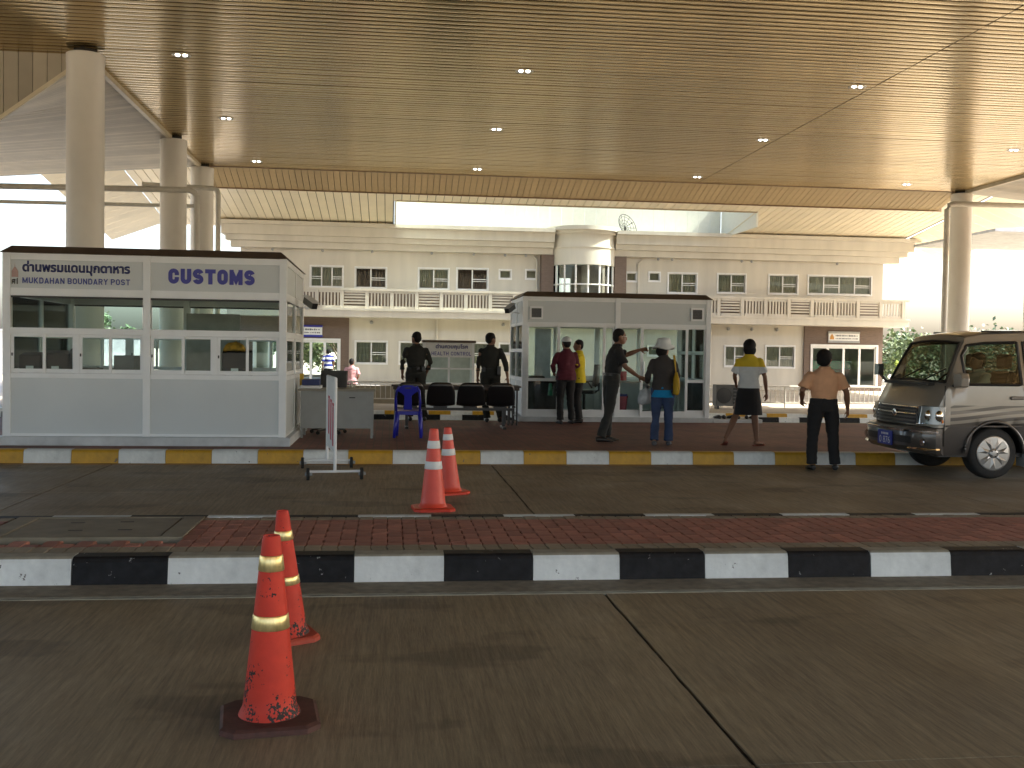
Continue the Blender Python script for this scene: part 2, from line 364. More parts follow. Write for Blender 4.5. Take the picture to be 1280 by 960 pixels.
for i in range(-300, 420):
    x = -1.47 + PW * (i + .5)
    if x < -24 or x > 24: continue
    inpad = -2.93 < x < -1.44
    lastcol = x > -1.44 and x < -1.3
    spots.append((x, 7.135 + .105, 1))
    ys = 7.345
    stag = PL / 2 if i % 2 else 0
    for k in range(6):
        yc = ys + PL * k + stag * 1.0
        if i % 2 == 0 or True:
            y0_, y1_ = yc, min(yc + PL, 8.45)
            if y1_ - y0_ < .05: continue
            if inpad and y1_ > 7.66:
                if k == 0 and not stag: pass
                else: continue
            spots.append((x, (y0_ + y1_) / 2, 0 if y1_ - y0_ > PL - .01 else 2))
    if i % 2: spots.append((x, ys + PL / 4, 3))
    if not inpad: spots.append((x, 8.523, 4))
mesh_rh = paver_mesh(PW, PL / 2, m_pr)
def inview(x, y):
    v = Vector((x, y, .18 - EYE)); return abs(v.dot(cr) / v.dot(fwd)) < .50
spots.sort(key=lambda s: (0 if inview(s[0], s[1]) else 1, s[1] * 1.0 + abs(s[0] - 1.2) * .02))
rest_r, rest_g = MB(), MB()
for q, (x, y, kd) in enumerate(spots):
    me = (mesh_r, mesh_g, mesh_rh, mesh_rh, mesh_gb)[kd]; z = .178 + random.uniform(-.003, .002)
    if q < 300: inst('paver', me, med, (x, y, z), (random.uniform(-.008, .008), random.uniform(-.008, .008), random.uniform(-.01, .01)))
    else:
        mb = rest_g if kd in (1, 4) else rest_r
        mb.add([v.co + Vector((x, y, z)) for v in me.vertices], [tuple(p.vertices) for p in me.polygons])
tag(rest_r.build('red_pavers', m_pr, med, fix=False), kind='stuff'); tag(rest_g.build('grey_pavers', m_pg, med, fix=False), kind='stuff')
m_pad = mat('inspection_pad_concrete', (.24, .20, .135), .85, var=.16, scale=5, bump=.2, dirt=.25)
pad = MB().box(-2.90, -1.47, 7.67, 7.72, .08, .186).box(-2.90, -1.47, 8.56, 8.6, .08, .186).box(-2.90, -2.74, 7.72, 8.56, .08, .186).box(-1.63, -1.47, 7.72, 8.56, .08, .186).build('pad_frame', m_pad, med, bevel=.004)
cov = MB().box(-2.728, -1.642, 7.735, 8.545, .08, .181).build('access_cover', m_pad, med, bevel=.004)
for x, y in ((-2.3, 7.98), (-1.95, 8.0), (-2.38, 8.33), (-2.02, 8.36)): MB().box(x - .05, x + .05, y - .012, y + .012, .17, .1835).build('lifting_slot', m_joint, cov)
# island pavement
isl = struct('island_pavement', MB().box(-45, 55, 14.38, 20.5, -.02, .176), brickmat('island_bricks', (.20, .08, .055), (.155, .06, .042), (.10, .07, .045), .225, .1125))

# ------------------------------------------------------------------ main canopy
CZ = 6.95
can = thing('canopy', 'huge cream metal-strip canopy ceiling over the road lanes', 'canopy', (6.35, 12, CZ))
MB().box(-26, 28, -10, 20.2, CZ + .3, CZ + .6).box(-5.6, 18.3, 20.2, 33.3, CZ + .3, CZ + .6).build('roof_deck', m_deck, can)
MB().box(-26, 28, -10.2, -10, CZ - .5, CZ + .6).build('front_fascia', m_strip, can)
def strip_mesh(x0, x1, wdt, m, seed):
    """a pressed metal board with rolled edges and a little unevenness along its length"""
    mb = MB(); n = int((x1 - x0) / 1.1); sec = [(-.5, .03), (-.5, .007), (-.47, .002), (-.4, -.0006), (-.2, -.0019), (0, -.0024), (.2, -.0019), (.4, -.0006), (.47, .002), (.5, .007), (.5, .03)]; k = len(sec)
    vs = []
    for i in range(n + 1):
        x = x0 + (x1 - x0) * i / n
        dz = noise.noise((x * .35, seed * 3.1, 0)) * .0035; tl = noise.noise((x * .28, seed * 5.3, 9)) * .012
        for (u, z) in sec: vs.append((x, u * wdt, z + dz + tl * u * wdt * 1.2))
    mb.add(vs, [(i * k + j, i * k + j + 1, (i + 1) * k + j + 1, (i + 1) * k + j) for i in range(n) for j in range(k - 1)])
    return mb.mesh('ceiling_strip', m, fix=False, smooth=True)
SP = .2
front = [strip_mesh(-26, 28, SP - .008, m_strip, i) for i in range(7)]
rear = [strip_mesh(-5.6, 18.3, SP - .008, m_strip, i + 20) for i in range(7)]
for i in range(int((32 + 10) / SP)):
    y = 32 - SP * (i + .5)
    inst('ceiling_strip', random.choice(rear if y > 20.3 else front), can, (0, y, CZ + random.uniform(-.002, .002)), (random.gauss(0, .006), 0, 0))
MB().box(-26, 28, -10, 32, CZ + .05, CZ + .06).build('strip_backing', mat('strip_backing', (.16, .12, .07), .8), can)
MB().box(9.52, 9.534, -10, 32, CZ - .006, CZ + .01).build('joint_seam', MATS['strip_backing'], can)
# rear lip: boards run back and drop
fas = MB(); wdt = .175
fas.add([(-wdt / 2, 0, 0), (wdt / 2, 0, 0), (wdt / 2, 1.3, -.41), (-wdt / 2, 1.3, -.41), (-wdt / 2 - .004, -.02, .03), (wdt / 2 + .004, -.02, .03), (wdt / 2 + .004, 1.3, -.38), (-wdt / 2 - .004, 1.3, -.38)],
        [(0, 1, 2, 3), (0, 4, 5, 1), (1, 5, 6, 2), (2, 6, 7, 3), (3, 7, 4, 0)])
fme = fas.mesh('lip_board', m_lip)
n = int(23.9 / .19)
for i in range(n): inst('lip_board', fme, can, (-5.6 + 23.9 * (i + .5) / n, 32.01, CZ - .012 + random.uniform(-.003, .003)))
MB().box(-5.7, 18.4, 33.3, 33.36, CZ - .455, CZ + .6).box(-5.7, 18.4, 31.97, 32.03, CZ - .02, CZ + .03).build('lip_edge_trim', mat('lip_trim', (.30, .2, .12), .5), can)
MB().add([(-5.6, 32.05, CZ + .03), (18.3, 32.05, CZ + .03), (18.3, 33.3, CZ - .36), (-5.6, 33.3, CZ - .36)], [(0, 1, 2, 3)]).build('lip_backing', MATS['strip_backing'], can)
# side bays: twisted soffits dropping away from the column lines, gable fascias in front
def side_bay(sx, X0):
    n = 58
    for i in range(n):
        y0 = 20.32 + 11.7 * i / n; y1 = y0 + 11.7 / n - .022
        def pt(t, y):
            q = min(1, max(0, (y - 20.3) / 11.7))
            drop = (1.30 * (1 - q) ** 2.2 + .55) if True else 0
            L = 2.2 + 8.5 * min(1, q * 1.6 + .12)
            return (X0 + sx * L * t, y, CZ - .02 - drop * 1.25 * t * (L / 8 if q > .25 else 1) * 1.0)
        mb = MB(); a = [pt(t / 6, y0) for t in range(7)]; b = [pt(t / 6, y1) for t in range(7)]
        for k in range(6):
            mb.add([a[k], a[k + 1], b[k + 1], b[k]], [(0, 1, 2, 3)])
        mb.add([a[0], a[-1], (a[-1][0], a[-1][1], a[-1][2] + .02), (a[0][0], a[0][1], a[0][2] + .02)], [(0, 1, 2, 3)])
        o = mb.build('soffit_board', m_strip3, can)
    bk = MB()
    for i in range(24):
        a = [pt(t / 6, 20.32 + 11.7 * i / 24) for t in range(7)]; b = [pt(t / 6, 20.32 + 11.7 * (i + 1) / 24) for t in range(7)]
        for k in range(6): bk.add([Vector(p) + Vector((0, 0, .03)) for p in (a[k], a[k + 1], b[k + 1], b[k])], [(0, 1, 2, 3)])
    bk.build('bay_backing', MATS['strip_backing'], can)
    # gable fascia boards
    for i in range(9):
        xa = X0 + sx * 2.3 * i / 9; xb = X0 + sx * (2.3 * (i + 1) / 9 - .012)
        za, zb = [CZ - .02 - 1.30 / 1.7 * abs(x - X0) for x in (xa, xb)]
        MB().add([(xa, 20.28, CZ - .005), (xb, 20.28, CZ - .005), (xb, 20.28, zb), (xa, 20.28, za), (xa, 20.31, CZ - .005), (xb, 20.31, CZ - .005), (xb, 20.31, zb), (xa, 20.31, za)],
                 [(0, 1, 2, 3), (7, 6, 5, 4), (2, 3, 7, 6), (1, 2, 6, 5), (0, 3, 7, 4)]).build('gable_board', m_strip3, can)
    MB().bar((X0, 20.25, CZ - .03), (X0 + sx * 2.3, 20.25, CZ - .03 - 1.3 / 1.7 * 2.3), .05, .07).build('gable_edge', m_strip2, can)
    MB().bar((X0 + sx * .05, 20.3, CZ - .05), (X0 + sx * .05, 32, CZ - .05), .10, .10).build('valley_trim', mat('valley_trim', (.66, .58, .42), .4), can)
    MB().box(min(X0, X0 + sx * 10), max(X0, X0 + sx * 10), 20.35, 32.2, CZ + .1, CZ + .5).build('bay_deck', m_deck, can)
side_bay(-1, -5.6); side_bay(1, 18.3)
# recessed twin downlights
m_bulb = emitmat('lit_bulb', (1, .96, .88), 2.2)
lx, ly = [-3.9, 2.5, 9.2, 15.9], [20.0, 25.3, 30.9]
proto = None
def downlight(x, y, label):
    t = thing('ceiling_light', label, 'light', (x, y, CZ), group='ceiling lights in the canopy')
    mb = MB().lathe((x, y, CZ), [(.12, .05), (.165, .0), (.175, -.008), (.165, -.014), (.12, .0)], 20); mb.build('trim_ring', mat('lamp_ring', (.5, .48, .42), .3, metal=.6), t, smooth=True)
    for s in (-1, 1): MB().ell((x + s * .066, y, CZ + .0), .045, .05, .03, 12, 8).build('bulb', m_bulb, t, smooth=True)
for rn, y, nx in (('front', ly[0], 3), ('middle', ly[1], 4), ('rear', ly[2], 4)):
    for cn_, x in zip(('leftmost', 'second from left', 'third from left', 'rightmost'), lx[:nx]):
        downlight(x, y, 'recessed twin-bulb ceiling light, %s of the %s row' % (cn_ if nx == 4 or x < 9 else 'rightmost', rn))

# ------------------------------------------------------------------ columns and drain pipes
def column(x, y, z0, label):
    t = thing('column', label, 'column', (x, y, z0), group='round canopy columns')
    prof = [(.33, 0), (.33, 6.70 - z0), (.335, 6.71 - z0), (.335, 6.86 - z0), (.32, 6.87 - z0)]
    MB().lathe((x, y, z0), prof, 48).build('shaft', m_col, t, auto=40)
    MB().lathe((x, y, 6.86), [(.2, 0), (.2, .1)], 24).build('neck', m_joint, t)
    MB().lathe((x, y, z0), [(.42, 0), (.42, .25), (.36, .3), (.33, .31)], 40).build('footing', m_plinth, t, auto=40)
    return t
column(-5.6, 20.0, .17, 'thickest-looking nearest white round column behind the customs booth')
column(-5.6, 27.8, -.42, 'middle of three white round columns behind the customs booth')
column(-5.6, 31.9, -.15, 'farthest of three left white columns, at the rear canopy edge')
column(18.3, 31.9, -.15, 'lone white round column on the right behind the van')
def pipe(name, pts, r, label):
    t = tag(MB().tube(pts, r, 12).build(name, m_pipe, auto=50), label, 'pipe'); return t
pipe('drain_pipe', [(-24, 27.2, 5.30), (-5.1, 27.2, 5.52), (-4.98, 27.25, 5.47), (-4.93, 27.3, 5.38), (-4.92, 27.3, 5.2), (-4.92, 27.3, -.42)], .075, 'white drain pipe running level then down beside the middle left column')
pipe('drain_pipe', [(-24, 29.2, 5.25), (-5.2, 29.2, 5.38)], .05, 'thinner white pipe running level below the left soffit')
pipe('drain_pipe', [(-7.2, 31.4, 6.25), (-5.2, 31.4, 6.2), (-5.1, 31.42, 6.17), (-5.06, 31.45, 6.05), (-5.06, 31.45, -.15)], .075, 'white drain pipe bending down beside the farthest left column')
pipe('drain_pipe', [(23, 31.4, 6.5), (17.72, 31.4, 6.47), (17.6, 31.42, 6.42), (17.56, 31.45, 6.3), (17.56, 31.45, -.15)], .085, 'white drain pipe bending down beside the lone right column')

# ------------------------------------------------------------------ rear canopy with skylight well
rc = thing('rear_canopy', 'pale rear canopy soffit with a bright skylight above the building', 'canopy', (9.3, 45, 8))
def zr(y): return 8.6 - .1375 * (y - 41)
def slab(x0, x1, y0, y1, dz0, dz1):
    return [(x0, y0, zr(y0) + dz0), (x1, y0, zr(y0) + dz0), (x1, y1, zr(y1) + dz0), (x0, y1, zr(y1) + dz0), (x0, y0, zr(y0) + dz1), (x1, y0, zr(y0) + dz1), (x1, y1, zr(y1) + dz1), (x0, y1, zr(y1) + dz1)], \
           [(0, 3, 2, 1), (4, 5, 6, 7), (0, 1, 5, 4), (1, 2, 6, 5), (2, 3, 7, 6), (3, 0, 4, 7)]
YA, YB, W0, W1, WX0, WX1 = 35.2, 50.5, 45.4, 50.4, .2, 16.3
BW = .36; x = -10.2
while x < 25.4:
    h = BW / 2 - .014
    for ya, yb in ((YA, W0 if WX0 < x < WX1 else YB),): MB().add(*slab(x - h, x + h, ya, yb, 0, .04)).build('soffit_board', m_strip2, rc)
    x += BW
dk_ = MB()
for a in ((-10.4, 25.5, YA, W0 - .1), (-10.4, WX0 - .1, W0 - .1, YB), (WX1 + .1, 25.5, W0 - .1, YB)): dk_.add(*slab(*a, .06, .4))
dk_.build('roof_deck', mat('dark_backing', (.2, .17, .12), .8), rc)
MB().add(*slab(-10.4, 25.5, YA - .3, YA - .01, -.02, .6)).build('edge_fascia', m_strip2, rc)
m_well = mat('white_well_panel', (.80, .80, .73), .6, var=.03)
for i in range(28):
    xa = WX0 + .02 + (WX1 - WX0 - .04) * i / 28; MB().box(xa, xa + .56, W1 + .05, W1 + .1, 7.33, 9.4).build('well_panel', m_well, rc)
MB().box(WX0 - .08, WX0, W0, W1 + .1, 7.35, 9.4).box(WX1, WX1 + .08, W0, W1 + .1, 7.35, 9.4).box(WX0, WX1, W0 - .08, W0 - .02, zr(W0) + .03, 9.4).build('well_side', m_well, rc)
MB().add(*slab(WX0, WX1, W0 - .1, W0 + .02, -.03, .05)).build('well_trim', mat('well_trim', (.35, .27, .15), .5), rc)
MB().box(WX0 - .1, WX1 + .1, W0 - .1, W1 + .2, 9.4, 9.41).build('skylight_pane', m_glass, rc)
# sloping corner eaves on the left and right of the rear canopy
for sx, xe in ((-1, -10.4), (1, 25.5)):
    for i in range(20):
        y = YA + i * .74; z = zr(y) - .02; MB().add([(xe, y, z), (xe, y + .72, z - .1), (xe + sx * 2.4, y + .72, z - 1.0), (xe + sx * 2.4, y, z - .9), (xe, y, z + .03), (xe, y + .72, z - .07), (xe + sx * 2.4, y + .72, z - .97), (xe + sx * 2.4, y, z - .87)],
            [(0, 1, 2, 3), (7, 6, 5, 4), (0, 4, 5, 1), (1, 5, 6, 2), (2, 6, 7, 3), (3, 7, 4, 0)]).build('eave_board', m_strip2, rc)
# ------------------------------------------------------------------ administration building
FY = 50.0
bld = thing('building', 'long two-storey cream building with balcony and round central bay', 'building', (9.3, FY, -.15))
def wall_open(mb, x0, x1, z0, z1, y0, y1, ops):
    xs = sorted({x0, x1, *[min(max(v, x0), x1) for o in ops for v in o[:2]]}); zs = sorted({z0, z1, *[min(max(v, z0), z1) for o in ops for v in o[2:4]]})
    for a, b in zip(xs, xs[1:]):
        run = None
        for c, d in zip(zs, zs[1:]):
            cx, cz = (a + b) / 2, (c + d) / 2
            if any(o[0] < cx < o[1] and o[2] < cz < o[3] for o in ops):
                if run: mb.box(a, b, y0, y1, *run); run = None
            else: run = (run[0], d) if run else (c, d)
        if run: mb.box(a, b, y0, y1, *run)
W2 = [(-3.75, -2.29, 4.52, 5.45, 3), (-1.66, -.25, 4.52, 5.43, 2), (1.33, 2.72, 4.53, 5.46, 2), (3.16, 4.6, 4.53, 5.5, 2), (5.21, 5.72, 5.1, 5.47, 1), (6.49, 6.97, 5.12, 5.5, 1),
      (11.45, 11.9, 5.12, 5.5, 1), (12.58, 13.07, 5.15, 5.53, 1), (13.55, 14.94, 4.6, 5.52, 2), (16.06, 17.43, 4.66, 5.54, 2), (18.68, 20.11, 4.67, 5.56, 2), (20.71, 23.96, 4.7, 5.57, 4)]
W1 = [(-1.62, -.18, .93, 1.93, 2), (.46, 1.9, .94, 1.93, 2), (3.3, 4.7, .95, 1.94, 2), (5.26, 5.73, 1.5, 1.93, 1), (12.6, 13.1, 1.5, 1.93, 1), (16.5, 17.5, 1.03, 1.99, 2), (18.6, 20.03, 1.0, 2.02, 2)]
DL, DR = (-6.4, -2.34, -.05, 2.06), (20.84, 24.38, .05, 2.17)
TW = (7.73, 10.69)
mb = MB()
wall_open(mb, -7.0, 24.6, -.15, 7.0, FY, FY + .25, [o[:4] for o in W2 + W1] + [DL, DR, (7.75, 10.67, 3.3, 5.85)])
mb.build('front_wall', m_fac, bld)
bk = MB(); wall_open(bk, -7.0, 24.6, -.15, 7.0, FY + 10, FY + 10.25, [(-6.6, -1.9, .1, 2.6), (8.0, 10.4, 3.9, 5.9)])
bk.box(-7, -6.75, FY + .25, FY + 10, -.15, 7).box(24.35, 24.6, FY + .25, FY + 10, -.15, 7).build('rear_walls', m_fac, bld)
MB().box(-6.75, 24.35, FY + .25, FY + 10, 2.95, 3.25).box(-6.75, 24.35, FY + .25, FY + 10, 6.6, 6.9).box(-6.75, 24.35, FY + .25, FY + 10, -.15, -.05).build('floor_slabs', m_grey, bld)
MB().box(-1.75, -1.6, FY + .25, FY + 10, -.05, 2.95).box(7.3, 7.45, FY + .25, FY + 10, 3.25, 6.6).box(11.0, 11.15, FY + .25, FY + 10, 3.25, 6.6).box(20.3, 20.45, FY + .25, FY + 10, -.05, 2.95).build('partition', mat('inner_wall', (.5, .47, .42), .8), bld)
# brown surrounds of the two entrances
for nm, (a, b), d in (('left', (-7.02, -1.95), DL), ('right', (20.52, 24.62), DR)):
    q = MB(); wall_open(q, a, b, -.15, 3.08, FY - .12, FY - .003, [d]); q.build('entrance_cladding', m_brown, bld)
m_curt = mat('grey_green_curtain', (.50, .50, .41), .9, var=.1, scale=2, stretch=(14, 1, .5))
m_curt2 = mat('brown_curtain', (.07, .05, .04), .9, var=.2, scale=2, stretch=(14, 1, .5))
m_wglass = glassmat('window_glass', (.82, .84, .80))
def window(o, idx):
    x0, x1, z0, z1, n = o; fr = .06; q = MB()
    for a, b, c, d in ((x0 - .07, x1 + .07, z0 - .08, z0), (x0 - .07, x1 + .07, z1, z1 + .07), (x0 - .07, x0, z0, z1), (x1, x1 + .07, z0, z1)): q.box(a, b, FY - .05, FY + .1, c, d)
    win = q.build('window', m_white, bld)
    for i in range(n):
        a = x0 + (x1 - x0) * i / n; b = x0 + (x1 - x0) * (i + 1) / n; t = .03
        s = MB().box(a, a + t, FY + .06, FY + .1, z0, z1).box(b - t, b, FY + .06, FY + .1, z0, z1).box(a + t, b - t, FY + .06, FY + .1, z0, z0 + t).box(a + t, b - t, FY + .06, FY + .1, z1 - t, z1)
        if n > 1 and i % 2 == (1 if n == 2 else idx % 2): s.box(a + t, b - t, FY + .065, FY + .095, (z0 + z1) / 2 - .02, (z0 + z1) / 2 + .02).box(a + t, b - t, FY + .065, FY + .095, (z0 + z1) / 2 - .11, (z0 + z1) / 2 - .08)
        s.build('sash', m_white, win)
        MB().box(a + t, b - t, FY + .078, FY + .082, z0 + t, z1 - t).build('pane', m_wglass, win)
    dk = idx in (1, 3)
    MB().add([(x0 - .1 + (x1 - x0 + .2) * k / 40, FY + .15 + .015 * math.sin(k * 1.9), z) for z in (z0 - .1, z1 + .1) for k in range(41)], [(k, k + 1, k + 42, k + 41) for k in range(40)]).build('curtain', m_curt2 if dk else m_curt, win)
for i, o in enumerate(W2 + W1): window(o, i)
# entrances: framed glass doors
def entrance(d, n, nm):
    x0, x1, z0, z1 = d; q = MB().box(x0, x1, FY - .16, FY + .05, z1 - .1, z1).box(x0, x0 + .1, FY - .16, FY + .05, z0, z1 - .1).box(x1 - .1, x1, FY - .16, FY + .05, z0, z1 - .1)
    e = q.build('entrance', m_white, bld)
    for i in range(n):
        a = x0 + .1 + (x1 - x0 - .2) * i / n; b = x0 + .1 + (x1 - x0 - .2) * (i + 1) / n
        MB().box(a, a + .06, FY - .05, FY, z0, z1 - .1).box(b - .06, b, FY - .05, FY, z0, z1 - .1).box(a + .06, b - .06, FY - .05, FY, z0, z0 + .1).box(a + .06, b - .06, FY - .05, FY, z1 - .2, z1 - .1).build('door_leaf', m_white, e)
        MB().box(a + .06, b - .06, FY - .027, FY - .023, z0 + .1, z1 - .2).build('pane', m_glass, e)
entrance(DL, 6, 'l'); entrance(DR, 4, 'r')
MB().box(20.45, 24.3, FY + 3.0, FY + 3.1, 0, 2.9).build('lobby_wall', mat('lobby_wall', (.34, .38, .33), .7), bld)
MB().box(21.0, 24.2, FY + 2.6, FY + 2.75, .9, 1.35).build('lobby_banner', mat('green_banner', (.02, .35, .12), .6), bld)
# signs over the entrances: two unreadable lines of print
m_print = mat('grey_print', (.12, .12, .14), .6)
def print_line(parent, x0, x1, z0, z1, y, n):
    '''a line of print too small to read: uneven marks'''
    q = MB(); rnd = random.Random(n); x = x0; st = (x1 - x0) / n
    for i in range(n):
        wv = st * rnd.uniform(.45, .85); t = rnd.uniform(.0, .3) * (z1 - z0); q.box(x, x + wv, y, y + .003, z0 + t * .5, z1 - t); x += st
    return q.build('lettering', m_print, parent)
def sign(x0, x1, z0, z1, band, label, ln):
    t = thing('sign', label, 'sign', ((x0 + x1) / 2, FY - .2, z0))
    MB().box(x0, x1, FY - .2, FY - .125, z0, z1).build('sign_board', m_white, t)
    MB().box(x0 - .02, x1 + .02, FY - .21, FY - .125, z1 + .003, z1 + .1).box(x0 - .02, x1 + .02, FY - .21, FY - .125, z0 - .1, z0 - .003).build('sign_band', band, t)
    h = (z1 - z0)
    print_line(t, x0 + ln, x1 - .08, z0 + h * .58, z0 + h * .82, FY - .204, 17); print_line(t, x0 + ln, x1 - .08, z0 + h * .2, z0 + h * .38, FY - .204, 21)
    return t
sign(-5.1, -3.2, 2.22, 2.58, m_blue, 'white sign with blue bands over the left brown entrance', .1)
sR = sign(21.74, 23.35, 2.36, 2.72, m_grey, 'small white sign with orange emblem over the right brown entrance', .36)
MB().prism([(21.8, 2.42), (22.02, 2.42), (22.0, 2.56), (21.91, 2.7), (21.82, 2.56)], FY - .212, FY - .2).build('emblem', mat('emblem_orange', (.6, .28, .05), .5), sR)
# balcony
bal = MB().box(-7.4, 25.3, 48.55, FY - .002, 3.06, 3.42).box(-7.45, 25.35, 48.5, 48.56, 3.36, 3.46).build('balcony_slab', m_fac, bld)
def rail(cx, hz):
    h = .48; q = MB().box(cx - h, cx + h, 48.62, 48.72, 3.44, 3.58).box(cx - h, cx + h, 48.62, 48.72, 4.18, 4.28)
    if hz:
        for k in range(4): z = 3.66 + k * .135; q.box(cx - h, cx + h, 48.63, 48.71, z, z + .07)
    else:
        for k in range(6): x = cx - h + .07 + k * .152; q.box(x, x + .07, 48.63, 48.71, 3.58, 4.18)
    q.build('balustrade_panel', m_fac, bld)
    MB().box(cx + h + .002, cx + h + .168, 48.58, 48.76, 3.42, 4.29).build('baluster_post', m_fac, bld)
for k in range(-4, 8): rail(-1.66 + 1.145 * k, k % 3 == 0)
for k in range(-4, 8):
    x = 16.27 + 1.17 * k
    if 11.6 < x < 25: rail(x, k % 3 == 0)
MB().box(-7.4, 7.0, 48.56, 48.78, 4.28, 4.38).box(11.6, 25.3, 48.56, 48.78, 4.28, 4.38).build('handrail', m_fac, bld)
MB().box(-6.9, 7.1, FY - .012, FY - .002, 3.43, 4.36).box(11.35, 24.5, FY - .012, FY - .002, 3.43, 4.36).build('balcony_shade_band', mat('balcony_shade_brown', (.16, .12, .09), .6, var=.1), bld)  # brown band paints the shade that shows between the balusters on the cream wall
# stepped cornice
cn = MB()
for a, z0, z1 in ((.5, 6.25, 6.55), (.75, 6.55, 6.8), (.95, 6.8, 7.25), (1.15, 7.25, 7.42)):
    cn.box(-7 - a * .8, TW[0] - .02, FY - a, FY - .004, z0, z1 - .001).box(TW[1] + .02, 24.6 + a * 1.2, FY - a, FY - .004, z0, z1 - .001)
cn.build('cornice', m_fac, bld)
MB().box(-7.6, 25.6, FY + .05, FY + 10.5, 6.95, 7.2).build('roof_slab', m_grey, bld)
# round central bay
cx, cy, rr = 9.24, 50.0, 1.56
def arc(r, z0, z1, a0=math.pi, a1=2 * math.pi, n=28, th=.12):
    q = MB(); vs = []
    for i in range(n + 1):
        a = a0 + (a1 - a0) * i / n; c, s = math.cos(a), math.sin(a)
        vs += [(cx + r * c, cy + r * s, z0), (cx + r * c, cy + r * s, z1), (cx + (r - th) * c, cy + (r - th) * s, z1), (cx + (r - th) * c, cy + (r - th) * s, z0)]
    q.add(vs, [(4 * i + k, 4 * i + 4 + k, 4 * i + 4 + (k + 1) % 4, 4 * i + (k + 1) % 4) for i in range(n) for k in range(4)] + [(0, 1, 2, 3), (4 * n + 3, 4 * n + 2, 4 * n + 1, 4 * n)])
    return q
arc(rr, 5.74, 7.2).build('bay_drum', m_fac, bld, auto=30)
arc(rr + .12, 7.2, 7.36, th=.3).build('bay_cornice', m_fac, bld, auto=30); arc(rr + .26, 7.36, 7.55, th=.5).build('bay_cornice', m_fac, bld, auto=30)
arc(rr + .04, 6.55, 6.62, th=.1).build('bay_moulding', m_fac, bld, auto=30)
arc(rr - .02, 3.0, 3.6).build('bay_apron', m_fac, bld, auto=30)
bw = arc(rr - .02, 3.6, 3.68).build('bay_window', m_white, bld)
arc(rr - .02, 4.78, 4.84, th=.06).build('transom', m_white, bw)
for i in range(9):
    a = math.pi + math.pi * i / 8; MB().tube([(cx + (rr - .08) * math.cos(a), cy + (rr - .08) * math.sin(a), z) for z in (3.68, 5.74)], .05, 6).build('mullion', m_white, bw)
    if i < 8:
        arc(rr - .1, 3.68, 5.74, a + .03, a + math.pi / 8 - .03, 3, .006).build('pane', m_glass, bw)
MB().box(7.16, 7.74, FY - .55, FY - .001, 3.43, 6.24).build('bay_pilaster', m_brown, bld); MB().box(10.72, 11.3, FY - .55, FY - .001, 3.43, 6.24).build('bay_pilaster', m_brown, bld)
for x, z0, z1 in ((7.0, 3.45, 5.95), (12.0, 3.45, 5.95)):
    MB().tube([(x, FY - .07, z0), (x, FY - .07, z1), (x - .25 if x < 9 else x + .3, FY - .07, 6.3)], .05, 8).build('downpipe', m_fac, bld)
for x in (2.2, 15.7): MB().tube([(x, FY - .07, -.1), (x, FY - .07, 3.06)], .055, 8).build('downpipe', m_fac, bld)
for x in (-5.5, -3.2, -.9, 1.9, 3.9, 5.4, 6.4, 12.9, 13.6, 17.1, 17.6, 22.0): MB().ell((x, FY - .5 + .1, 6.17), .07, .07, .07, 10, 6).build('soffit_lamp', m_grey, bld)
for x in (-.9, 5.4, 11.8, 16.6, 17.8, 19.1): MB().ell((x, FY - .08, 2.86), .09, .09, .09, 10, 6).build('wall_lamp', m_grey, bld)
fa = tag(MB().box(5.2, 5.85, FY - .35, FY - .003, .95, 1.4).build('wall_air_conditioner', m_fac, bevel=.02), 'pale air-conditioner box under the small ground-floor window', 'air conditioner')
# satellite dish on the roof
ds = thing('satellite_dish', 'dark mesh satellite dish on the roof right of the round bay', 'satellite dish', (11.3, 49.9, 7.3))
dm = mat('dish_mesh', (.05, .05, .05), .5, metal=.5); rot = Matrix.Rotation(R(58), 4, 'Y') @ Matrix.Rotation(R(-20), 4, 'X'); c0 = Vector((11.2, 49.5, 7.66))
q = MB()
for k in range(12):
    a = 2 * math.pi * k / 12; q.tube([c0 + rot @ Vector((r_ * math.cos(a), r_ * math.sin(a), r_ * r_ * .45)) for r_ in (.04, .22, .45, .6)], .010, 5)
for r_ in (.2, .35, .5, .6): q.tube([c0 + rot @ Vector((r_ * math.cos(a * math.pi / 12), r_ * math.sin(a * math.pi / 12), r_ * r_ * .45)) for a in range(25)], .009 if r_ < .55 else .015, 5)
q.build('dish_ribs', dm, ds); MB().tube([c0, c0 + rot @ Vector((0, 0, .45))], .015, 6).ell(c0 + rot @ Vector((0, 0, .46)), .04, .04, .04).build('receiver', dm, ds); MB().tube([(11.3, 49.9, 7.3), c0], .05, 8).build('mast', dm, ds)

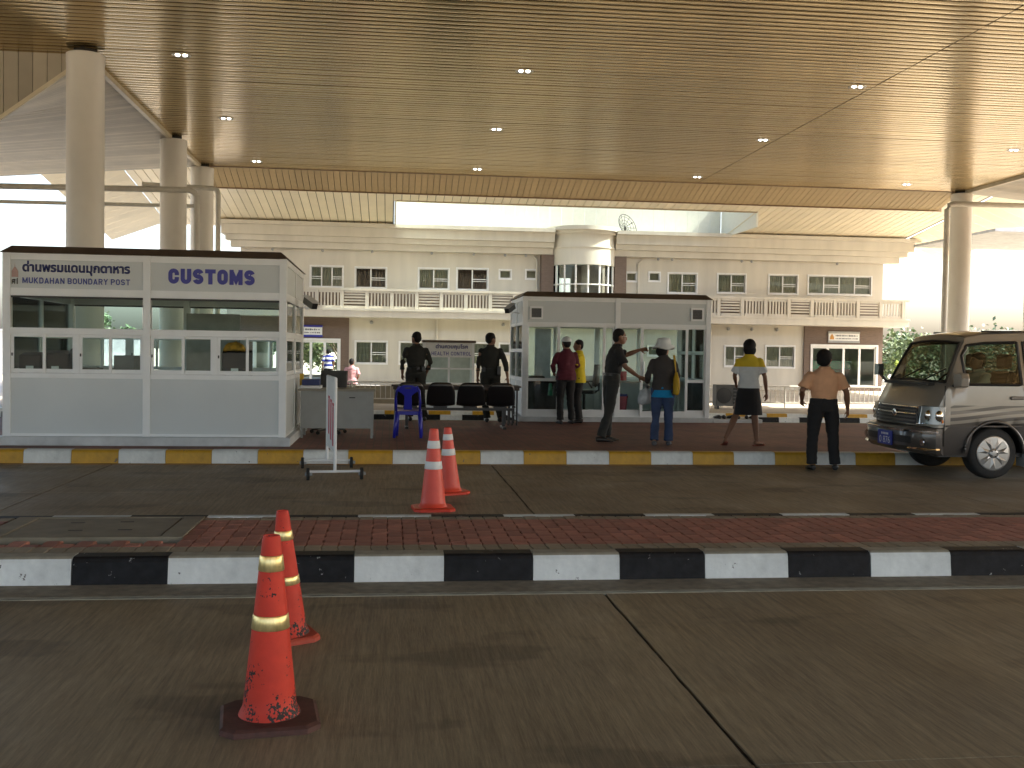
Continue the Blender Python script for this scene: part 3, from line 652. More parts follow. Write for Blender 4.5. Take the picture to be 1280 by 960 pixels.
# ------------------------------------------------------------------ booths
def booth_frame(t, X0, X1, Y0, Y1, zb, zt, mods, post=.085):
    """posts, plinth, brown cap roof; returns module x limits"""
    MB().box(X0 - .07, X1 + .07, Y0 - .05, Y1 + .05, .176, zb).build('plinth', m_plinth, t, bevel=.008)
    xs = [X0 + (X1 - X0) * i / mods for i in range(mods + 1)]
    for i, x in enumerate(xs):
        for y in (Y0, Y1 - post):
            a = min(max(x - post / 2, X0), X1 - post); MB().box(a, a + post, y, y + post, zb, zt).build('post', m_alu, t, bevel=.004)
    z = zt + .002
    MB().add([(X0 - .03, Y0 - .03, z), (X1 + .03, Y0 - .03, z), (X1 + .03, Y1 + .03, z), (X0 - .03, Y1 + .03, z), (X0 + .09, Y0 + .09, z + .1), (X1 - .09, Y0 + .09, z + .1), (X1 - .09, Y1 - .09, z + .1), (X0 + .09, Y1 - .09, z + .1)],
             [(3, 2, 1, 0), (4, 5, 6, 7), (0, 1, 5, 4), (1, 2, 6, 5), (2, 3, 7, 6), (3, 0, 4, 7)]).build('roof_cap', m_browncap, t)
    MB().box(X0 + post, X1 - post, Y0 + post, Y1 - post, zb, zb + .03).build('floor', m_grey, t)
    MB().box(X0 + post, X1 - post, Y0 + post, Y1 - post, zt - .42, zt - .38).build('ceiling', mat('booth_ceiling', (.5, .5, .48), .8), t)
    return xs
def rails(t, a, b, y, zs, d=.06):
    for z0, z1 in zs: MB().box(a, b, y, y + d, z0, z1).build('rail', m_alu, t, bevel=.003)

b1 = thing('customs_booth', 'grey and white booth lettered CUSTOMS, brown roof cap', 'booth', (-3.4, 16.3, .18))
X0, X1, Y0, Y1 = -5.24, -1.45, 14.86, 17.8
xs = booth_frame(b1, X0, X1, Y0, Y1, .30, 2.80, 2, .1)
m_pdark = mat('window_gasket', (.05, .05, .05), .6)
for i in range(2):
    a, b = xs[i] + (.1 if i == 0 else .051), xs[i + 1] - (.051 if i == 0 else .1)
    for (yy, sg) in ((Y0, 1), (Y1 - .06, -1)):
        front = sg == 1; y = yy + (.012 if front else 0)
        rails(b1, a, b, y, [(.302, .34), (1.10, 1.165), (1.70, 1.785), (2.22, 2.325), (2.71, 2.798)])
        MB().box(a, b, y + .012, y + .045, .34, 1.10).build('lower_panel', m_panel, b1)
        MB().box(a, b, y + .012, y + .045, 2.325, 2.71).build('sign_panel', m_panel, b1)
        # fixed upper pane
        MB().box(a + .02, b - .02, y + .03, y + .036, 1.79, 2.215).build('upper_pane', m_bglass, b1)
        MB().box(a, b, y + .02, y + .05, 2.195, 2.219).build('gasket', m_pdark, b1)
        # four sliding sashes in two pairs
        wv = (b - a)
        for k in range(4):
            sa = a + wv * (k / 4) + (.03 if k == 2 else .005 if k % 2 == 0 else -.02); sb = a + wv * ((k + 1) / 4) - (.03 if k == 1 else .005 if k % 2 else -.02)
            yo = y + (.006 if k % 2 == 0 else .03); f = .038
            s = MB().box(sa, sa + f, yo, yo + .022, 1.168, 1.698).box(sb - f, sb, yo, yo + .022, 1.168, 1.698).box(sa + f, sb - f, yo, yo + .022, 1.168, 1.225).box(sa + f, sb - f, yo, yo + .022, 1.66, 1.698).build('sliding_sash', m_alu, b1, bevel=.003)
            MB().box(sa + f, sb - f, yo + .009, yo + .013, 1.225, 1.66).build('pane', m_bglass, s)
            if k % 2 == 0: MB().box(sa + .008, sa + .026, yo - .008, yo, 1.40, 1.44).build('latch', m_dark, s)
        MB().box(a + wv / 2 - .028, a + wv / 2 + .028, y + .002, y + .055, 1.168, 1.698).build('mullion', m_alu, b1)
# side walls
for x, nm in ((X0, -1), (X1 - .06, 1)):
    ya, yb = Y0 + .1, Y1 - .1
    for z0, z1 in ((.302, .34), (1.10, 1.165), (1.70, 1.785), (2.22, 2.325), (2.71, 2.798)): MB().box(x, x + .06, ya, yb, z0, z1).build('rail', m_alu, b1)
    for z0, z1 in ((.34, 1.10), (2.325, 2.71)): MB().box(x + .015, x + .045, ya, yb, z0, z1).build('side_panel', m_panel, b1)
    ymid = (ya + yb) / 2
    MB().box(x, x + .06, ymid - .04, ymid + .04, .34, 2.71).build('side_post', m_alu, b1)
    for p, q2 in ((ya, ymid - .04), (ymid + .04, yb)):
        MB().box(x + .03, x + .036, p, q2, 1.79, 2.215).build('upper_pane', m_bglass, b1)
        MB().box(x + .02, x + .045, p, p + .04, 1.168, 1.698).box(x + .02, x + .045, q2 - .04, q2, 1.168, 1.698).box(x + .02, x + .045, p + .04, q2 - .04, 1.168, 1.22).box(x + .02, x + .045, p + .04, q2 - .04, 1.66, 1.698).build('side_sash', m_alu, b1)
        MB().box(x + .03, x + .034, p + .04, q2 - .04, 1.22, 1.66).build('pane', m_bglass, b1)
# lettering
ys = Y0 + .0185
m_blue2 = mat('faded_blue_print', (.055, .075, .30), .45, var=.1)
textmesh('thai_lettering', 'ด่านพรมแดนมุกดาหาร', m_blue2, b1, -4.985, -3.57, 2.505, 2.695, ys - .001, weight=.036)
def arcpts(cx_, cy_, rx, ry, a0, a1, n=9): return [(cx_ + rx * math.cos(R(a0 + (a1 - a0) * i / n)), cy_ + ry * math.sin(R(a0 + (a1 - a0) * i / n))) for i in range(n + 1)]
def glyph(c, w, h, s):
    """bold condensed capitals as stroke centre lines inside w x h"""
    l, r_, b, t, m = s / 2, w - s / 2, s / 2, h - s / 2, h / 2; rx = (r_ - l) / 2; q = rx * 1.0
    if c == 'C': return [[(r_, t - q - h * .1)] + arcpts(l + rx, t - q, rx, q, 0, 180) + arcpts(l + rx, b + q, rx, q, 180, 360) + [(r_, b + q + h * .1)]]
    if c == 'U': return [[(l, h)] + arcpts(l + rx, b + q, rx, q, 180, 360) + [(r_, h)]]
    if c == 'O': return [[*arcpts(l + rx, t - q, rx, q, 0, 180), *arcpts(l + rx, b + q, rx, q, 180, 360), (r_, t - q)]]
    if c == 'S':
        q2 = (t - m) / 2
        return [arcpts(l + rx, t - q2, rx, q2, 10, 270, 14) + arcpts(l + rx, b + q2, rx, q2, 90, -170, 14)]
    if c == 'T': return [[(0, t), (w, t)], [(w / 2, t - s / 2), (w / 2, 0)]]
    if c == 'M': return [[(l, 0), (l, h)], [(r_, 0), (r_, h)], [(l + s * .1, h - s * .6), (w / 2, s * .95), (r_ - s * .1, h - s * .6)]]
    if c == 'K': return [[(l, 0), (l, h)], [(r_, h), (l + s * .4, m)], [(l + s * .8, m + s * .2), (r_, 0)]]
    if c == 'D': return [[(l, b), (l, t), (r_ - q, t)] + arcpts(r_ - q, t - q, q, q, 90, 0, 5) + arcpts(r_ - q, b + q, q, q, 0, -90, 5) + [(l, b)]]
    if c == 'A': return [[(l * .7, 0), (w / 2, h - s * .3)], [(w - l * .7, 0), (w / 2, h - s * .3)], [(w * .25, h * .27), (w * .75, h * .27)]]
    if c == 'H': return [[(l, 0), (l, h)], [(r_, 0), (r_, h)], [(l, m), (r_, m)]]
    if c == 'N': return [[(l, 0), (l, h)], [(r_, 0), (r_, h)], [(l, h - s * .3), (r_, s * .3)]]
    if c == 'B': return [[(l, b), (l, t), (r_ - q, t)] + arcpts(r_ - (t - m) / 2, (t + m) / 2, (t - m) / 2, (t - m) / 2, 90, -90, 6) + [(l, m)], [(l, m)] + arcpts(r_ - (m - b) / 2, (b + m) / 2, (m - b) / 2, (m - b) / 2, 90, -90, 6) + [(l, b)]]
    if c == 'R': return [[(l, 0), (l, t), (r_ - q, t)] + arcpts(r_ - (t - m) / 2, (t + m) / 2, (t - m) / 2, (t - m) / 2, 90, -90, 6) + [(l, m)], [(w / 2, m), (r_, 0)]]
    if c == 'P': return [[(l, 0), (l, t), (r_ - q, t)] + arcpts(r_ - (t - m) / 2, (t + m) / 2, (t - m) / 2, (t - m) / 2, 90, -90, 6) + [(l, m)]]
    if c == 'Y': return [[(l * .6, h), (w / 2, m), (w - l * .6, h)], [(w / 2, m + s * .2), (w / 2, 0)]]
    if c == 'E': return [[(w, t), (l, t), (l, b), (w, b)], [(l, m), (w * .9, m)]]
    if c == 'L': return [[(l, h), (l, b), (w, b)]]
    return []
def letters(name, body, mt, parent, x0, x1, z0, z1, y, weight=.3, gap=.28):
    """letter cells of width 1 (M 1.25, space .5); stroke weight in cell units"""
    cw = {'M': 1.25, ' ': .45, 'E': .85, 'L': .85}
    tot = sum(cw.get(c, 1) + gap for c in body) - gap; sx = (x1 - x0) / tot; x = x0; ht = (z1 - z0) / sx; e = 0; q = MB()
    for c in body:
        wv = cw.get(c, 1)
        strokes(q, glyph(c, wv, ht, weight), weight, lambda u, v, xx=x: (xx + u * sx, z0 + v * sx), y - .0004 * (e % 3)); e += 1
        x += (wv + gap) * sx
    for i in range(len(q.v)): q.v[i].y -= .00002 * (i % 7)
    return q.build(name, mt, parent, fix=False)
for wd, xa, xb in (('MUKDAHAN', -4.985, -4.435), ('BOUNDARY', -4.395, -3.865), ('POST', -3.825, -3.57)): letters('lettering', wd, m_blue2, b1, xa, xb, 2.388, 2.468, ys - .002, .26, .24)
letters('customs_lettering', 'CUSTOMS', m_blue, b1, -3.06, -1.89, 2.425, 2.635, ys - .002, .40, .15)
m_emb = mat('faded_emblem', (.50, .33, .29), .6); m_embt = mat('emblem_grey', (.13, .10, .08), .6)
MB().add([(x_, ys - .001, z_) for x_, z_ in ((-5.125, 2.47), (-5.04, 2.47), (-5.04, 2.55), (-5.06, 2.585), (-5.08, 2.61), (-5.083, 2.67), (-5.087, 2.61), (-5.105, 2.585), (-5.125, 2.55))], [tuple(range(9))]).build('emblem', m_emb, b1)
textmesh('emblem_letters', 'ศ1', m_embt, b1, -5.125, -5.045, 2.375, 2.455, ys - .001)
# contents of the customs booth
MB().box(X0 + .12, X1 - .12, Y0 + .12, Y0 + .72, 1.02, 1.06).build('counter', mat('counter_wood', (.30, .28, .24), .5), b1)
def crt(x, y, z, wv, h, d, label, c=None):
    t = thing('monitor', label, 'monitor', (x, y, z)); m_ = c or mat('matt_black', (.012, .012, .012), .7, spec=.2)
    MB().add([(x - wv / 2, y + d, z + .06), (x + wv / 2, y + d, z + .06), (x + wv / 2, y + d, z + .06 + h), (x - wv / 2, y + d, z + .06 + h), (x - wv * .42, y, z + .08), (x + wv * .42, y, z + .08), (x + wv * .42, y, z + .02 + h), (x - wv * .42, y, z + .02 + h)],
             [(0, 1, 2, 3), (7, 6, 5, 4), (0, 4, 5, 1), (1, 5, 6, 2), (2, 6, 7, 3), (3, 7, 4, 0)]).build('housing', m_, t, bevel=.012)
    MB().box(x - wv * .3, x + wv * .3, y + d * .3, y + d * .8, z, z + .07).build('foot', m_, t)
    MB().box(x - .05, x + .05, y - .002, y, z + .14, z + .2).build('rating_label', m_white, t)
    return t
crt(-4.95, Y0 + .2, 1.06, .34, .33, .3, 'dark monitor back at the far left window of the customs booth')
crt(-4.62, Y0 + .22, 1.06, .42, .36, .3, 'dark monitor back in the second left window of the customs booth')
m_cream = mat('beige_plastic', (.42, .40, .36), .5)
pc = tag(MB().box(-3.83, -3.55, Y0 + .2, Y0 + .6, 1.06, 1.42).box(-3.815, -3.565, Y0 + .195, Y0 + .2, 1.08, 1.40).build('computer_case', mat('grey_case', (.16, .155, .15), .5), bevel=.01), 'grey computer case behind the window left of the middle post', 'computer')
tag(MB().box(-3.98, -3.85, Y0 + .22, Y0 + .5, 1.06, 1.24).build('paper_box', m_cream, bevel=.01), 'small beige box beside the grey computer case', 'box')
pr = thing('printer', 'low brown-grey printer behind the third customs booth window', 'printer', (-4.12, Y0 + .3, 1.06))
MB().box(-4.34, -3.99, Y0 + .2, Y0 + .55, 1.06, 1.24).build('body', mat('printer_brown', (.14, .12, .10), .6), pr, bevel=.02); MB().box(-4.28, -4.05, Y0 + .19, Y0 + .3, 1.24, 1.26).build('paper_tray', m_cream, pr)
fan = thing('desk_fan', 'small dark round desk fan between the left customs windows', 'fan', (-4.37, Y0 + .3, 1.06))
MB().lathe((-4.37, Y0 + .3, 1.42), [(.02, -.03), (.09, -.02), (.10, 0), (.09, .02), (.02, .03)], 20, 'y').build('cage', m_dark, fan); MB().tube([(-4.37, Y0 + .3, 1.08), (-4.37, Y0 + .3, 1.38)], .015, 8).build('stem', m_dark, fan); MB().lathe((-4.37, Y0 + .3, 1.06), [(.08, 0), (.07, .02)], 16).build('base', m_dark, fan)
crt(-2.18, Y0 + .18, 1.06, .42, .40, .32, 'black monitor back with white label, yellow cloth on top')
cl = MB(); n = 9
vs = []
for i in range(n + 1):
    for j in range(n + 1):
        u, v = i / n - .5, j / n - .5; e = max(abs(u), abs(v)) * 2
        vs.append((-2.2 + u * .30, Y0 + .32 + v * .24, 1.53 + .10 * (1 - e ** 3) + .03 * noise.noise((u * 6, v * 6, 3)) - (.02 if e > .9 else 0)))
cl.add(vs, [(i * (n + 1) + j, (i + 1) * (n + 1) + j, (i + 1) * (n + 1) + j + 1, i * (n + 1) + j + 1) for i in range(n) for j in range(n)])
clo = cl.build('folded_cloth', mat('yellow_orange_cloth', (.55, .26, .02), .8, var=.5, scale=18), smooth=True); tag(clo, 'crumpled yellow and orange cloth on the black monitor', 'cloth'); clo.modifiers.new('s', 'SOLIDIFY').thickness = .02
tag(MB().box(-2.86, -2.55, Y0 + .2, Y0 + .5, 1.06, 1.22).build('file_box', mat('olive_box', (.17, .17, .13), .7), bevel=.01), 'olive file box in the window right of the middle post', 'box')
tag(MB().box(-3.28, -3.05, Y0 + .25, Y0 + .45, 1.06, 1.10).build('keyboard', m_dark, bevel=.01), 'black keyboard on the counter right of the middle post', 'keyboard')
mu = thing('cup_stand', 'white pen cups at the right end window of the customs booth', 'cup', (-1.75, Y0 + .3, 1.06))
for dx in (0, .08): MB().lathe((-1.8 + dx, Y0 + .3, 1.06), [(.03, 0), (.035, .12), (.03, .12), (.026, .01)], 14).build('cup', m_white, mu)
pp = tag(MB().box(-3.30, -2.45, Y1 - .35, Y1 - .30, .35, 2.1).build('partition_board', mat('partition_board', (.36, .34, .3), .7)), 'tall grey partition board inside the customs booth', 'partition')

# CCTV cameras
def cctv(base, d, label):
    t = thing('security_camera', label, 'camera', base); b = Vector(base); d = Vector(d).normalized(); s = Vector((0, 0, 1)).cross(d).normalized(); u = d.cross(s)
    MB().bar(b, b + d * .14 + Vector((0, 0, .02)), .035, .02).build('bracket', m_steel, t)
    c = b + d * .2 + Vector((0, 0, .09)); f = (Vector((d.x * .5, -.7, -.35))).normalized()
    q = MB().bar(c - f * .14, c + f * .14, .11, .11); q.build('housing', mat('camera_grey', (.20, .20, .19), .45), t, bevel=.01)
    MB().bar(c + f * .141, c + f * .15, .09, .09).build('lens_window', m_dark, t)
    MB().bar(c - f * .15 + Vector((0, 0, .062)), c + f * .19 + Vector((0, 0, .062)), .125, .008).build('sun_shield', m_white, t)
    MB().bar(b + d * .14, c - Vector((0, 0, .055)), .03, .03).build('swivel', m_steel, t)
cctv((-1.45, 16.6, 2.18), (1, -.1, 0), 'dark security camera on the side of the customs booth')

# second booth
b2 = thing('inspection_booth', 'grey booth with sliding glass doors and two vents, brown roof cap', 'booth', (4.5, 21.5, .18))
X0, X1, Y0, Y1 = 2.60, 6.44, 20.46, 22.6
xs = booth_frame(b2, X0, X1, Y0, Y1, .27, 2.66, 2, .1)
for i in range(2):
    a, b = xs[i] + (.1 if i == 0 else .051), xs[i + 1] - (.051 if i == 0 else .1); y = Y0 + .012
    rails(b2, a, b, y, [(2.09, 2.15), (2.575, 2.658), (.272, .30)])
    MB().box(a, b, y + .012, y + .045, 2.15, 2.575).build('header_panel', m_panel, b2)
    rails(b2, a, b, Y1 - .06, [(.272, .34), (.98, 1.05), (2.09, 2.15), (2.575, 2.658)])
    MB().box(a, b, Y1 - .05, Y1 - .02, .34, .98).box(a, b, Y1 - .05, Y1 - .02, 2.15, 2.575).build('rear_panel', m_panel, b2)
    MB().box(a, b, Y1 - .04, Y1 - .034, 1.05, 2.09).build('rear_pane', m_bglass, b2)
    MB().box((a + b) / 2 - .03, (a + b) / 2 + .03, Y1 - .055, Y1 - .005, 1.05, 2.09).build('mullion', m_alu, b2)
# left fixed bay / door / fixed; door / fixed
def glazed(a, b, y, z0, z1, mid, nm, f=.05, solid=False):
    q = MB().box(a, a + f, y, y + .035, z0, z1).box(b - f, b, y, y + .035, z0, z1).box(a + f, b - f, y, y + .035, z1 - f, z1).box(a + f, b - f, y, y + .035, z0, z0 + .12)
    if mid: q.box(a + f, b - f, y, y + .035, mid, mid + .06)
    o = q.build(nm, m_alu, b2, bevel=.003)
    if mid:
        MB().box(a + f, b - f, y + .015, y + .019, mid + .06, z1 - f).build('pane', m_bglass, o)
        MB().box(a + f, b - f, y + .013, y + .021, z0 + .12, mid).build('kick_pane', glassmat('smoked_glass', (.40, .41, .41)) if 'sm' not in MATS else MATS['sm'], o)
    else: MB().box(a + f, b - f, y + .015, y + .019, z0 + .12, z1 - f).build('pane', m_bglass, o)
MATS['sm'] = glassmat('smoked_glass', (.42, .43, .43), 1.35)
yb = Y0 + .03
glazed(X0 + .1, 3.36, yb, .30, 2.09, .98, 'fixed_light', .03)
glazed(3.30, 4.28, yb - .02, .30, 2.12, 0, 'sliding_door', .055)
glazed(4.25, 4.46, yb + .03, .30, 2.09, 0, 'fixed_light', .03)
glazed(4.57, 5.05, yb + .03, .30, 2.09, 0, 'fixed_light', .03)
glazed(5.0, 5.98, yb - .02, .28, 2.10, 0, 'sliding_door', .055)
glazed(5.95, 6.34, yb, .30, 2.09, .98, 'fixed_light', .03)
for x in (3.37, 5.07): MB().box(x - .012, x + .012, yb - .045, yb - .02, 1.05, 1.4).build('door_handle', m_steel, b2)
def vent(x0, x1, z0, z1):
    v = MB().box(x0, x1, Y0 - .02, Y0 + .024, z0, z0 + .035).box(x0, x1, Y0 - .02, Y0 + .024, z1 - .035, z1).box(x0, x0 + .03, Y0 - .02, Y0 + .024, z0 + .035, z1 - .035).box(x1 - .03, x1, Y0 - .02, Y0 + .024, z0 + .035, z1 - .035).build('vent', m_alu, b2)
    MB().box(x0 + .03, x1 - .03, Y0 + .004, Y0 + .02, z0 + .035, z1 - .035).build('vent_opening', m_dark, v)
    for k in range(5): z = z0 + .06 + k * (z1 - z0 - .1) / 5; MB().box(x0 + .03, x1 - .03, Y0 - .012, Y0 + .003, z, z + .012).build('vent_slat', m_dark, v)
vent(2.74, 3.0, 2.21, 2.46); vent(6.02, 6.28, 2.23, 2.49)
for x, sg in ((X0, -1), (X1 - .06, 1)):
    ya, yb2 = Y0 + .1, Y1 - .1; ym = (ya + yb2) / 2
    for z0, z1 in ((.302, .34), (.98, 1.045), (1.55, 1.62), (2.09, 2.15), (2.575, 2.658)): MB().box(x, x + .06, ya, yb2, z0, z1).build('rail', m_alu, b2)
    for z0, z1 in ((.34, .98), (2.15, 2.575)): MB().box(x + .015, x + .045, ya, yb2, z0, z1).build('side_panel', m_panel, b2)
    MB().box(x, x + .06, ym - .04, ym + .04, .34, 2.575).build('side_post', m_alu, b2)
    MB().box(x + .03, x + .036, ya, yb2, 1.045, 2.09).build('side_pane', m_bglass, b2)
cctv((2.60, 21.0, 2.34), (-1, -.1, 0), 'pale security camera on the left side of the inspection booth')
# inside
MB().box(2.75, 4.1, 22.0, 22.45, .92, .96).box(4.7, 6.3, 22.0, 22.45, .92, .96).build('counter', mat('pale_counter', (.45, .42, .36), .5), b2)
MB().box(2.72, 3.35, 20.62, 21.0, .94, .97).build('front_counter', MATS['pale_counter'], b2)
MB().box(3.0, 3.33, 21.5, 21.56, .3, 2.05).build('inner_board', mat('white_board', (.6, .62, .66), .5), b2)
tag(MB().box(4.60, 4.82, 20.9, 20.92, 1.0, 1.19).build('poster', mat('red_poster', (.5, .03, .04), .5, var=.3, scale=20)), 'small red notice standing inside the inspection booth', 'poster')
binm = mat('pink_plastic', (.55, .10, .14), .5)
bn = thing('waste_bin', 'pink waste bin on the floor inside the inspection booth', 'bin', (4.68, 20.75, .3))
MB().lathe((4.68, 20.75, .3), [(.10, 0), (.13, .36), (.145, .36), (.145, .385), (.12, .385), (.095, .02)], 24).build('body', binm, bn, auto=40); MB().lathe((4.68, 20.75, .68), [(.13, 0), (.12, .05), (.03, .06)], 20).build('bag_rim', mat('blue_bag', (.04, .05, .25), .5), bn)
def office_chair(x, y, z, rz, label, m_=None):
    t = thing('office_chair', label, 'chair', (x, y, z), rz); m_ = m_ or m_dark; L = dict(local=True)
    MB().box(-.24, .24, -.23, .23, .42, .50).build('seat', m_, t, bevel=.03, **L)
    q = MB(); q.add([(x_ * .23, -.24 - .05 * (1 - x_ * x_) - .08 * (zz - .55), zz) for zz in (.58, .75, .95, 1.02) for x_ in (-1, -.5, 0, .5, 1)], [(i * 5 + j, i * 5 + j + 1, i * 5 + j + 6, i * 5 + j + 5) for i in range(3) for j in range(4)])
    o = q.build('backrest', m_, t, smooth=True, **L); o.modifiers.new('s', 'SOLIDIFY').thickness = .05
    MB().tube([(0, -.2, .45), (0, -.3, .5), (0, -.3, .65)], .02, 8).build('back_bar', m_dark, t, **L)
    for s in (-1, 1): MB().tube([(s * .25, .1, .46), (s * .27, .12, .66), (s * .27, -.12, .67), (s * .25, -.2, .55)], .018, 8).build('armrest', m_dark, t, **L)
    MB().tube([(0, 0, .08), (0, 0, .43)], .03, 10).build('gas_lift', m_dark, t, **L)
    for k in range(5):
        a = 2 * math.pi * k / 5; MB().bar((0, 0, .09), (.28 * math.cos(a), .28 * math.sin(a), .065), .04, .03).build('foot', m_dark, t, **L); MB().lathe((.28 * math.cos(a), .28 * math.sin(a) - .015, .035), [(.03, 0), (.033, .01), (.03, .03)], 12, 'y').build('caster', m_dark, t, **L)
office_chair(3.95, 20.95, .30, R(70), 'black office chair inside the inspection booth')
tag(MB().box(2.78, 3.1, 20.65, 20.9, .972, 1.08).build('handbag', m_dark, bevel=.04), 'black bag on the counter at the left of the inspection booth', 'bag')
# slab at its right with shoes
sh_slab = struct('side_step', MB().box(6.53, 7.55, 20.42, 21.3, .17, .25), m_plinth, bevel=.008)
# ------------------------------------------------------------------ traffic cones
m_cone = mat('orange_pvc_worn', (.64, .045, .02), .55, spec=.3, var=.16, scale=6, dirt=.35, bump=.1, bscale=30)
m_cone2 = mat('orange_pvc', (.72, .06, .025), .42, var=.08, scale=6, dirt=.1)
m_band = mat('gold_reflective_tape', (.72, .58, .26), .32, metal=.75, var=.3, scale=30, stretch=(1, 1, .3), bump=.3, bscale=40)
m_bandw = mat('white_reflective_tape', (.75, .75, .72), .4, var=.08)
m_cbase = mat('dirty_cone_base', (.09, .035, .025), .7, var=.5, scale=14, dirt=.5)
def scuffs(m):
    """black speckled scuffs low on the cone"""
    n, l = m.node_tree.nodes, m.node_tree.links; b = n['Principled BSDF']; src = b.inputs['Base Color'].links[0].from_socket
    tc = n.new('ShaderNodeTexCoord'); sp = n.new('ShaderNodeSeparateXYZ'); l.new(tc.outputs['Object'], sp.inputs[0])
    nz = n.new('ShaderNodeTexNoise'); nz.inputs['Scale'].default_value = 75; nz.inputs['Detail'].default_value = 3; l.new(tc.outputs['Object'], nz.inputs['Vector'])
    n2 = n.new('ShaderNodeTexNoise'); n2.inputs['Scale'].default_value = 9; l.new(tc.outputs['Object'], n2.inputs['Vector'])
    a = n.new('ShaderNodeMath'); a.operation = 'MULTIPLY'; l.new(nz.outputs[0], a.inputs[0]); l.new(n2.outputs[0], a.inputs[1])
    h = n.new('ShaderNodeMapRange'); h.inputs[1].default_value = .05; h.inputs[2].default_value = .38; h.inputs[3].default_value = .27; h.inputs[4].default_value = .40; l.new(sp.outputs['Z'], h.inputs[0])
    g = n.new('ShaderNodeMath'); g.operation = 'GREATER_THAN'; l.new(a.outputs[0], g.inputs[0]); l.new(h.outputs[0], g.inputs[1])
    mx = n.new('ShaderNodeMix'); mx.data_type = 'RGBA'; l.new(g.outputs[0], mx.inputs['Factor']); l.new(src, mx.inputs['A']); mx.inputs['B'].default_value = (.02, .014, .012, 1)
    l.new(mx.outputs['Result'], b.inputs['Base Color'])
scuffs(m_cone)
def cone(x, y, z, h, rb, rt, bands, m_, mbnd, mbase, base, rz, label, lean=(0, 0)):
    t = thing('traffic_cone', label, 'traffic cone', (x, y, z), rz, group='traffic cones'); L = dict(local=True)
    t.rotation_euler = (lean[0], lean[1], rz)
    s = base / 2; c = s * .72; z1 = .032
    oct_ = [(-s, -c), (-c, -s), (c, -s), (s, -c), (s, c), (c, s), (-c, s), (-s, c)]
    q = MB(); q.add([(a, b, 0) for a, b in oct_] + [(a, b, z1 * .7) for a, b in oct_] + [(a * .93, b * .93, z1) for a, b in oct_], [tuple(range(16, 24))] + [(i + k * 8, (i + 1) % 8 + k * 8, (i + 1) % 8 + (k + 1) * 8, i + (k + 1) * 8) for k in (0, 1) for i in range(8)])
    q.build('base', mbase, t, **L)
    rr = lambda zz: rb + (rt - rb) * (zz - .05) / (h - .05)
    prof = [(rb * 1.14, z1), (rb * 1.09, .045), (rb * 1.02, .06)] + [(rr(.07 + (h - .09) * k / 14), .07 + (h - .09) * k / 14) for k in range(15)] + [(rt * 1.0, h - .006), (rt * .93, h), (rt * .82, h - .01), (rt * .8, h - .1)]
    MB().lathe((0, 0, 0), prof, 40).build('body', m_, t, auto=45, **L)
    for a, b in bands: MB().lathe((0, 0, 0), [(rr(a) + .0005, a), (rr(a) + .0028, a + .003), (rr(b) + .0028, b - .003), (rr(b) + .0005, b)], 40).build('reflective_band', mbnd, t, smooth=True, **L)
    return t
cone(-.483, 4.381, 0, .775, .112, .036, [(.39, .45), (.63, .695)], m_cone, m_band, m_cbase, .40, R(8), 'nearest scuffed orange cone with two gold bands, front of the road', (0, R(.2)))
cone(-.53, 5.62, 0, .69, .105, .032, [(.30, .345), (.535, .585)], m_cone, m_band, mat('orange_base', (.4, .06, .03), .6, var=.3), .30, R(20), 'orange cone with gold bands just behind the nearest cone', (0, R(-2.6)))
cone(.432, 10.15, 0, .79, .125, .042, [(.40, .475), (.60, .675)], m_cone2, m_bandw, m_cone2, .40, R(5), 'left of the two far orange cones with white bands')
cone(.66, 11.3, 0, .72, .12, .04, [(.42, .49), (.585, .65)], m_cone2, m_bandw, m_cone2, .38, R(15), 'right and farther of the two orange cones with white bands', (0, R(-2.5)))

# ------------------------------------------------------------------ wheeled sign barrier, seen nearly edge-on
bx = thing('wheeled_barrier', 'white sign frame with red stripes on four small wheels, seen edge-on', 'barrier', (-.72, 13.1, 0), math.atan2(.17, 1.263))
L = dict(local=True); hl = .62
for s in (-1, 1):
    y = s * hl
    MB().tube([(0, y, .10), (0, y, 1.20)], .019, 10).build('post', m_white, bx, **L)
    MB().tube([(-.30, y, .10), (.30, y, .10)], .016, 10).build('base_bar', m_white, bx, **L)
    for k in (-1, 1):
        wv = MB().lathe((k * .315, y, .072), [(.02, -.02), (.072, -.016), (.072, .016), (.02, .02)], 20, 'x').build('wheel', m_rubber, bx, **L)
        MB().lathe((k * .315, y, .072), [(.022, -.035), (.022, .05)], 10, 'x').build('hub', m_grey, wv, **L)
MB().tube([(0, -hl, 1.20), (0, hl, 1.20)], .019, 10).build('top_rail', m_white, bx, **L)
MB().tube([(0, -hl, .32), (0, hl, .32)], .016, 10).build('lower_rail', m_white, bx, **L)
MB().box(-.006, .006, -hl + .02, hl - .02, .34, 1.19).build('sign_board', m_white, bx, **L)
m_red = mat('red_stripe', (.55, .03, .07), .5)
for k in range(3):
    yy = -.42 + k * .32; MB().box(-.0105, .0105, yy, yy + .13, .38 + .05 * k, .86 + .03 * k).build('red_stripe', m_red, bx, **L)
    MB().box(-.0105, .0105, yy - .04, yy + .17, .865 + .03 * k, .90 + .03 * k).build('red_stripe', m_red, bx, **L)

